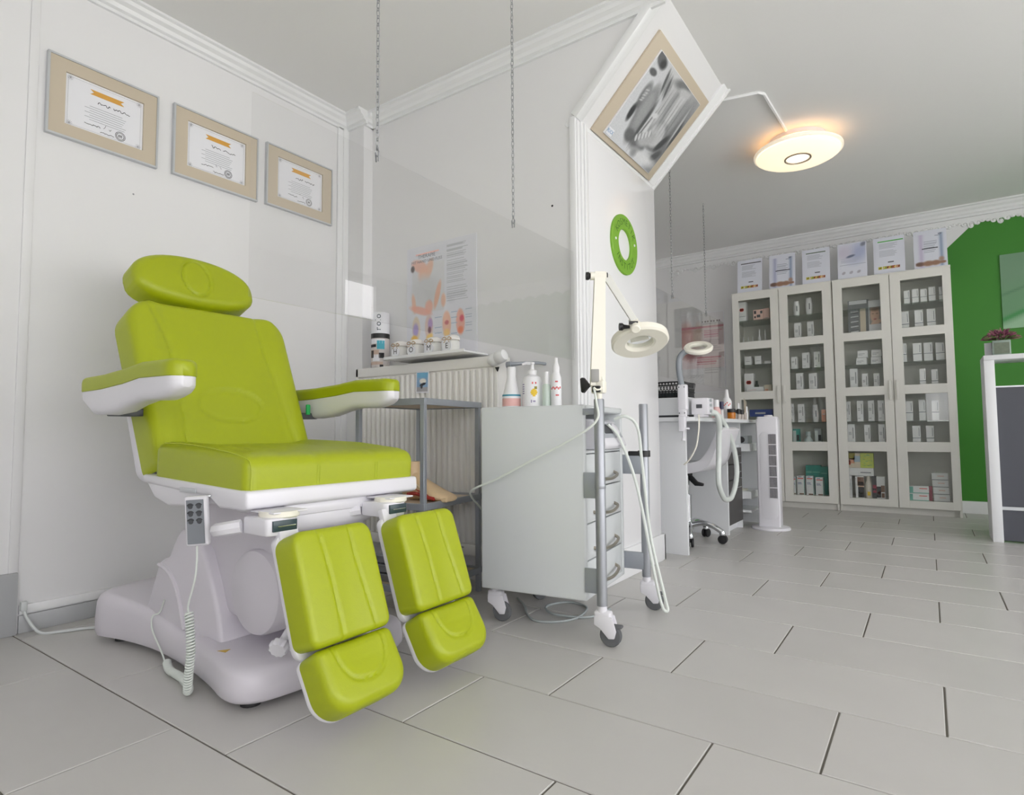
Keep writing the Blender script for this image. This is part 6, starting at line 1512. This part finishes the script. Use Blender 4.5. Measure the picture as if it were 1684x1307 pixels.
# second magnifier lamp on the desk edge
l2 = thing('clamp_lamp', (-1.045, 3.06, DT), 'grey gooseneck magnifier lamp clamped to the manicure desk edge', 'lamp')
t = NB(); bx(t, -1.066, -1.018, 3.030, 3.066, DT + 0.035, DT + 0.17, 0.008, 3); bx(t, -1.062, -1.024, 3.030, 3.062, DT + 0.002, DT + 0.038, 0.004); cb_ = obj('clamp_body', t, WPLAST, l2)
t = NB(); bx(t, -1.060, -1.028, 3.020, 3.058, DT - 0.075, DT + 0.004, 0.004); bx(t, -1.056, -1.03, 3.03, 3.10, DT + 0.001, DT + 0.006); lathe(t, [(0.006, -0.115), (0.006, -0.07), (0.012, -0.07), (0.012, -0.066)], 12, x=-1.042, y=3.045, z=DT); lathe(t, [(0.014, -0.122), (0.014, -0.112)], 12, x=-1.042, y=3.045, z=DT); bx(t, -1.03, -1.012, 3.035, 3.055, DT - 0.065, DT - 0.055, 0.002); obj('clamp_jaw', t, WPLAST, l2)
t = NB()
for sx_ in (-1.056, -1.028):
    for zz in (DT + 0.155, DT + 0.02): lathe(t, [(0.003, 0), (0.003, 0.002), (0, 0.003)], 8, M=Matrix.Translation((sx_, 3.030, zz)) @ Matrix.Rotation(PI / 2, 4, 'X'))
obj('screw', t, DGREY, cb_)
gp_ = smooth_path([(-1.047, 3.048, DT + 0.165), (-1.060, 3.05, DT + 0.25), (-1.058, 3.055, DT + 0.305), (-1.040, 3.06, DT + 0.335), (-1.012, 3.07, DT + 0.350)], 8)
t = NB(); tube(t, gp_, 0.0155, 12); obj('gooseneck', t, mat('gooseneck_grey', (140, 146, 152), 0.4), l2)
H2 = Vector((-0.968, 3.09, 1.082)); h2n = Vector((0.06, 0.34, -0.90)).normalized(); h2n = (Vector((0, 0, 1)) * 0.86 + Vector((0.3, -0.95, 0)) * 0.48).normalized()
hM2 = Matrix.Translation(H2) @ h2n.to_track_quat('Z', 'Y').to_matrix().to_4x4()
t = NB(); lathe(t, [(0.042, -0.010), (0.062, -0.018), (0.072, -0.010), (0.074, 0.002), (0.068, 0.010), (0.046, 0.008), (0.042, -0.002), (0.042, -0.010)], 36, M=hM2, cap=False); h2 = obj('lamp_head', t, CREAM, l2)
t = NB(); lathe(t, [(0, -0.004), (0.043, -0.003), (0.043, 0.001), (0, 0.002)], 28, M=hM2, cap=False); obj('lens', t, GLASS, h2)

# dust extractor box with hose
dx_ = thing('dust_extractor', (-1.0, 3.15, DT), 'white box with thick looping hose on the manicure desk', 'device')
t = NB(); bx(t, -1.012, -0.925 + 0.0, 3.085, 3.19, DT + 0.012, DT + 0.098, 0.004); bx(t, -1.0, -0.95, 3.09, 3.18, DT + 0.0005, DT + 0.012)
ex = obj('housing', t, WPLAST, dx_)
t = NB(); bx(t, -0.985, -0.955, 3.082, 3.086, DT + 0.045, DT + 0.065, 0.001); obj('socket', t, DGREY, ex)
t = NB()
for zz in (0.03, 0.06, 0.085): lathe(t, [(0.008, 0), (0.008, 0.012), (0, 0.012)], 10, M=Matrix.Translation((-0.927, 3.12, DT + zz)) @ Matrix.Rotation(PI / 2, 4, 'Y'))
obj('nozzle', t, mat('nozzle_grey', (180, 186, 188), 0.3), ex)
hp = smooth_path([(-0.935, 3.14, DT + 0.026), (-0.915, 3.19, DT + 0.018), (-0.91, 3.225, DT - 0.03), (-0.925, 3.27, 0.62), (-0.935, 3.29, 0.50), (-0.935, 3.275, 0.40), (-0.935, 3.29, 0.34), (-0.935, 3.37, 0.275), (-0.935, 3.45, 0.262), (-0.935, 3.53, 0.272), (-0.935, 3.62, 0.34), (-0.94, 3.67, 0.43), (-0.94, 3.62, 0.54), (-0.94, 3.51, 0.64), (-0.945, 3.36, 0.725), (-0.955, 3.22, 0.744)], 7)
t = NB(); tube(t, hp, [0.0140 + 0.0006 * (i % 2) for i in range(len(hp))], 12); obj('hose', t, mat('hose_white', (212, 218, 214), 0.4), dx_)
t = NB(); tube(t, smooth_path([(-0.975, 3.09, DT + 0.012), (-0.965, 3.062, DT - 0.02), (-0.967, 3.055, 0.64), (-0.985, 3.06, 0.56), (-1.03, 3.07, 0.49), (-1.10, 3.12, 0.45), (-1.2, 3.2, 0.40)], 6), 0.004, 6); obj('power_lead', t, CREAM, dx_)

# bottles on the desk
AMB = mat('amber_glass', (186, 112, 24), 0.2); PINKB = mat('pink_liquid', (224, 186, 184), 0.3); NAVY = mat('navy_bottle', (52, 52, 84), 0.4)
DB = 'bottles on the manicure desk'; z = DT + 0.0005
bottle('lotion_bottle', -1.075, 3.76, z, 'pale pink bottle with white cap, leftmost on the manicure desk', DB, [('bottle_body', [(0, 0), (0.026, 0), (0.028, 0.006), (0.027, 0.05), (0.017, 0.075), (0, 0.075)], PINKB), ('cap', [(0.017, 0.072), (0.0165, 0.118), (0, 0.119)], BOTW)])
bottle('polish_bottle', -1.09, 3.93, z, 'navy bottle half hidden behind the white dropper bottle on the desk', DB, [('bottle_body', [(0, 0), (0.014, 0), (0.014, 0.06), (0.008, 0.066), (0, 0.066)], BOTW), ('cap', [(0.013, 0.066), (0.012, 0.115), (0, 0.116)], NAVY)])
b = bottle('dropper_bottle', -1.075, 4.00, z, 'white dropper bottle with red print, tallest bottle on the manicure desk', DB, [('bottle_body', [(0, 0), (0.028, 0), (0.030, 0.004), (0.030, 0.118), (0.020, 0.140), (0, 0.140)], BOTW), ('cap', [(0.016, 0.138), (0.013, 0.16), (0.009, 0.196), (0, 0.198)], BOTW)])
t = NB()
for k in range(5): arcpatch(t, -1.075, 4.00, 0.0304, -115 + 18 * k, -102 + 18 * k, z + 0.088 + 0.008 * (k % 3), z + 0.096 + 0.008 * (k % 3), 0, 2)
obj('label_print', t, CORAL, b, ang=0)
bottle('amber_jar', -1.030, 3.93, z, 'amber jar with black lid in front of the white dropper bottle', DB, [('bottle_body', [(0, 0), (0.024, 0), (0.025, 0.004), (0.025, 0.040), (0.020, 0.046), (0, 0.046)], AMB), ('cap', [(0.0255, 0.044), (0.0255, 0.066), (0, 0.067)], BLACK)])
bottle('amber_jar', -1.050, 4.05, z, 'low dark capped jar right of the amber jar on the desk', DB, [('bottle_body', [(0, 0), (0.02, 0), (0.02, 0.040), (0, 0.04)], mat('clear_jar', (186, 176, 168), 0.2)), ('cap', [(0.0215, 0.040), (0.0215, 0.062), (0, 0.063)], BLACK)])
bottle('pipette_bottle', -1.045, 4.17, z, 'small bottle with black collar and white pipette tip on the desk', DB, [('bottle_body', [(0, 0), (0.014, 0), (0.015, 0.034), (0.008, 0.042), (0, 0.042)], mat('clear_jar', (186, 176, 168), 0.2)), ('cap', [(0.013, 0.040), (0.013, 0.070), (0.008, 0.072), (0.005, 0.110), (0, 0.112)], BLACK), ('pipette_tip', [(0.0085, 0.073), (0.0055, 0.112), (0, 0.113)], BOTW)])
bottle('polish_bottle', -1.045, 4.255, z, 'small nail polish bottle with tall brush cap on the desk', DB, [('bottle_body', [(0, 0), (0.015, 0), (0.015, 0.034), (0.007, 0.040), (0, 0.040)], mat('clear_jar', (186, 176, 168), 0.2)), ('cap', [(0.012, 0.038), (0.011, 0.07), (0, 0.071)], BLACK)])
b = bottle('brush_pot', -1.035, 4.30, z, 'thin brushes standing in a small pot on the desk', DB, [('pot', [(0, 0), (0.011, 0), (0.012, 0.05), (0.010, 0.05), (0.009, 0.004), (0, 0.004)], mat('clear_jar', (186, 176, 168), 0.2))], cat='brushes')
for k in range(3): t = NB(); tube(t, [(-1.035, 4.30, z + 0.006), (-1.04 + 0.007 * k, 4.30, z + 0.150 - 0.012 * k)], 0.0022, 6); obj('brush', t, BEIGE, b)
bottle('slim_bottle', -1.045, 4.375, z, 'slim white bottle at the far desk end, next to the fan', DB, [('bottle_body', [(0, 0), (0.013, 0), (0.013, 0.06), (0.009, 0.066), (0, 0.066)], BOTW), ('cap', [(0.0095, 0.064), (0.0095, 0.095), (0, 0.096)], BOTW)])

# white swivel stool
st = thing('swivel_stool', (-1.185, 3.50, 0), 'white shell swivel stool with chrome star base at the desk', 'stool')
prof_o = smooth_path([(-1.42, 0, 0.455), (-1.40, 0, 0.425), (-1.30, 0, 0.408), (-1.15, 0, 0.405), (-1.06, 0, 0.418), (-1.00, 0, 0.455), (-0.965, 0, 0.53), (-0.935, 0, 0.61), (-0.918, 0, 0.655)], 5)
prof_i = smooth_path([(-0.945, 0, 0.668), (-0.965, 0, 0.62), (-1.005, 0, 0.54), (-1.045, 0, 0.49), (-1.10, 0, 0.470), (-1.20, 0, 0.466), (-1.32, 0, 0.470), (-1.39, 0, 0.474)], 5)
poly = [(p[0], p[2]) for p in prof_o + prof_i]
t = NB(); prism(t, poly, 3.32, 3.68, 'y', bev=0.018, segs=3); obj('shell', t, WPLAST, st, ang=50)
t = NB(); lathe(t, [(0.032, 0.385), (0.036, 0.408), (0, 0.41)], 16, x=-1.185, y=3.5); prism(t, [(-1.185, 0.388), (-1.155, 0.386), (-1.12, 0.350), (-1.085, 0.340), (-1.088, 0.325), (-1.135, 0.325), (-1.185, 0.372)], 3.49, 3.51, 'y', bev=0.003); obj('height_lever', t, BLACK, st)
t = NB(); lathe(t, [(0.024, 0.075), (0.024, 0.27), (0.016, 0.272), (0.016, 0.40)], 20, x=-1.185, y=3.5); lathe(t, [(0.025, 0.262), (0.025, 0.272)], 20, x=-1.185, y=3.5); lathe(t, [(0.034, 0.07), (0.034, 0.105), (0.026, 0.118)], 20, x=-1.185, y=3.5); obj('gas_column', t, CHROME, st)
for k in range(5):
    a = math.radians(4 + 72 * k); d = Vector((math.cos(a), math.sin(a), 0)); c0 = Vector((-1.185, 3.5, 0))
    t = NB(); pth = smooth_path([c0 + Vector((0, 0, 0.095)) + d * 0.02, c0 + Vector((0, 0, 0.110)) + d * 0.08, c0 + Vector((0, 0, 0.098)) + d * 0.14, c0 + Vector((0, 0, 0.066)) + d * 0.195], 5)
    tube(t, pth, [0.018 - 0.004 * i / len(pth) for i in range(len(pth))], 10); lathe(t, [(0.016, 0.048), (0.018, 0.06), (0.012, 0.075), (0, 0.077)], 12, x=(c0 + d * 0.195).x, y=(c0 + d * 0.195).y); lg = obj('leg', t, CHROME, st)
    t = NB(); s_ = Vector((-d.y, d.x, 0)); wc = c0 + d * 0.197 + Vector((0, 0, 0.026))
    for sg in (-1, 1):
        lathe(t, [(0.0, -0.007), (0.023, -0.007), (0.026, -0.003), (0.026, 0.003), (0.023, 0.007), (0, 0.007)], 18, M=Matrix.Translation(wc + s_ * 0.011 * sg) @ s_.to_track_quat('Z', 'Y').to_matrix().to_4x4())
    tube(t, [wc + Vector((0, 0, 0.0)), wc + Vector((0, 0, 0.03))], 0.008, 8); obj('caster', t, BLACK, lg)

# tower fan
FX, FY = -0.872, 4.215
fn_ = thing('tower_fan', (FX, FY, 0), 'white tower fan with slotted grille standing before the cabinets', 'fan')
t = NB(); lathe(t, [(0, 0), (0.118, 0), (0.120, 0.006), (0.115, 0.016), (0.07, 0.024), (0, 0.025)], 40, x=FX, y=FY); obj('base', t, WPLAST, fn_)
FM_ = Matrix.Translation((FX, FY, 0)) @ Matrix.Rotation(math.radians(4), 4, 'Z')
FW = 0.067; GX0, GX1 = 0.008, 0.054
t = NB()
prism(t, rrect(-FW, FW, -0.06, 0.065, 0.012, 4), 0.02, 0.722, 'z', bev=0.004, M=FM_)
prism(t, rrect(-FW + 0.004, FW - 0.004, -0.045, 0.06, 0.012, 4), 0.72, 0.738, 'z', bev=0.008, M=FM_); lathe(t, [(0.03, 0.735), (0.026, 0.748), (0, 0.750)], 20, M=FM_ @ Matrix.Translation((0.005, 0.0, 0)))
body = obj('body', t, WPLAST, fn_)
t = NB(); bx(t, GX0, GX1, -0.0640, -0.0595, 0.205, 0.625, M=FM_); obj('grille_opening', t, mat('grille_dark', (52, 50, 58), 0.6), body)
for i in range(7):
    t = NB(); x = GX0 + 0.0025 + (GX1 - GX0 - 0.005) * i / 6; bx(t, x - 0.0008, x + 0.0008, -0.068, -0.0625, 0.205, 0.625, M=FM_); obj('slat', t, WPLAST, body)
for i in range(7):
    t = NB(); zz = 0.205 + 0.07 * i; bx(t, GX0 - 0.002, GX1 + 0.002, -0.0685, -0.0625, zz - 0.003, zz + 0.003, M=FM_); obj('crossbar', t, WPLAST, body)
t = NB(); prism(t, rrect(-0.045, 0.052, 0.07, 0.64, 0.035, 6), 0.0595, 0.0625, 'y', bev=0.001, M=FM_ @ Matrix.Translation((0, -0.122, 0))); obj('front_panel', t, WPLAST, body)

# poster on the back wall behind the desk
pw = thing('wall_poster', (-1.79, YB, 1.1), 'pink and white beauty poster on the back wall left of the cabinets', 'poster')
M = frameM((-1.98, YB - 0.001, 1.02), (1, 0, 0), (0, 0, 1))
t = NB(); bx(t, 0, 0.42, 0, 0.78, 0, 0.004, M=M); pb2 = obj('poster_sheet', t, PAPER, pw)
def pink(s, t_):
    C = np.tile(np.array([[224., 222, 224]]), (len(s), 1)); C = blend(C, rect(s, t_, 0, 1, 0.30, 0.84), (226, 206, 208))
    C = blend(C, ell(s, t_, 0.12, 0.66, 0.18, 0.22, 0.1, 0.3), (206, 156, 150)); C = blend(C, ell(s, t_, 0.38, 0.68, 0.10, 0.18, -0.2, 0.4), (196, 166, 150)); C = blend(C, ell(s, t_, 0.22, 0.50, 0.12, 0.10, 0, 0.4), (166, 110, 112))
    C = blend(C, rect(s, t_, 0, 1, 0.815, 0.835), (206, 120, 138)); C = blend(C, lines(s, t_, 0.55, 1.0, 0.68, 0.78, 4, 0.6), (214, 130, 156)); C = blend(C, lines(s, t_, 0.55, 0.95, 0.50, 0.66, 6, 0.4), (190, 170, 176))
    C = blend(C, lines(s, t_, 0.36, 0.98, 0.33, 0.44, 4, 0.65), (206, 108, 124)); C = blend(C, lines(s, t_, 0.55, 0.95, 0.22, 0.30, 4, 0.4), (176, 172, 178)); C = blend(C, rect(s, t_, 0.50, 0.92, 0.875, 0.905) * (np.sin(s * 90) > -0.5), (86, 60, 68)); C = blend(C, lines(s, t_, 0.52, 0.9, 0.84, 0.865, 1, 0.5), (170, 160, 166)); return C
paint('poster_print', M, 0.006, 0.414, 0.006, 0.774, 50, 90, pink, pb2, 0.005)

# ================================================================== RECEPTION COUNTER
cn = thing('reception_counter', (0.62, 4.55, 0), 'white framed counter with anthracite panel at the right edge', 'counter')
t = NB(); bx(t, 0.281, 0.330, 4.40, 4.66, 0.0, 1.045, 0.002); obj('side_frame', t, WLAM, cn); t = NB(); bx(t, 0.93, 0.98, 4.40, 4.66, 0.0, 1.045, 0.002); obj('side_frame', t, WLAM, cn)
t = NB(); bx(t, 0.281, 0.98, 4.395, 4.67, 1.045, 1.073, 0.002); obj('counter_top', t, WLAM, cn)
t = NB(); bx(t, 0.330, 0.93, 4.415, 4.433, 0.01, 0.888, 0.001, 1); obj('front_panel', t, ANTH, cn)
t = NB(); bx(t, 0.330, 0.93, 4.408, 4.416, 0.885, 0.893); obj('rail', t, SILVER, cn); t = NB(); bx(t, 0.330, 0.93, 4.404, 4.416, 0.185, 0.203); obj('rail', t, SILVER, cn)
pp = thing('potted_heather', (0.372, 4.50, 1.0735), 'purple heather in a square glass pot on the counter', 'plant')
t = NB(); bx(t, 0.330, 0.414, 4.462, 4.546, 1.0735, 1.165, 0.004); obj('glass_pot', t, mat('pot_glass', (150, 166, 156), 0.15), pp)
t = NB(); bx(t, 0.337, 0.407, 4.460, 4.463, 1.085, 1.15); obj('pot_content', t, mat('pot_content', (112, 122, 106), 0.7, noise=0.3, nscale=60), pp)
HEA = [mat('heather_purple', (118, 58, 84), 0.7), mat('heather_rose', (170, 110, 126), 0.7), mat('heather_green', (96, 116, 62), 0.7)]
t = NB(); rq = random.Random(5)
for k in range(420):
    a, e = rq.uniform(0, 2 * PI), rq.uniform(0.0, 1.0); R_ = 0.078 * math.sqrt(rq.uniform(0, 1))
    c = Vector((0.372 + R_ * math.cos(a), 4.50 + R_ * math.sin(a), 1.172 + 0.052 * (1 - (R_ / 0.085) ** 2) * rq.uniform(0.4, 1.0)))
    mi = 2 if (R_ > 0.06 and rq.random() < 0.5) or rq.random() < 0.12 else (0 if rq.random() < 0.62 else 1)
    d = Vector((math.cos(a) * R_ / 0.08, math.sin(a) * R_ / 0.08, 0.8 - 0.9 * R_ / 0.08)).normalized()
    b0 = c - d * 0.012; tube(t, [b0, c, c + d * rq.uniform(0.012, 0.024)], [0.0025, 0.0048, 0.0012], 5, mi)
o = obj('heather_sprig', t, HEA, pp, kind='stuff')
# small white card stand behind the pot
t = NB(); bx(t, 0.300, 0.345, 4.575, 4.585, 1.0735, 1.165, 0.001, 1); bx(t, 0.300, 0.345, 4.575, 4.615, 1.0735, 1.078); tag(obj('card_stand', t, PAPER), 'small white card stand behind the heather pot', 'card stand')
# green picture on the green wall
gpz = thing('green_picture', (0.8, YB, 1.4), 'pale green leaf picture on the green wall', 'picture')
M = frameM((0.497, YB - 0.002, 1.40), (1, 0, 0), (0, 0, 1))
t = NB(); bx(t, 0, 0.75, 0, 0.565, 0, 0.012, 0.001, 1, M=M); gb = obj('canvas', t, mat('canvas_edge', (120, 160, 124), 0.5), gpz)
def leaf(s, t_):
    C = np.tile(np.array([[104., 150, 110]]), (len(s), 1)); C = blend(C, np.clip((t_ - 0.35 - 0.25 * s) * 3, 0, 1), (112, 148, 118)); C = blend(C, np.exp(-((t_ - 0.12 - 0.62 * s) / 0.03) ** 2), (60, 140, 74)); C = blend(C, np.clip((0.10 + 0.62 * s - t_) * 12, 0, 1), (150, 190, 154)); C = blend(C, np.exp(-((t_ - 0.45 - 0.5 * s) / 0.02) ** 2), (92, 136, 100)); return C
paint('picture', M, 0.0, 0.75, 0.0, 0.565, 60, 46, leaf, gb, 0.0126)
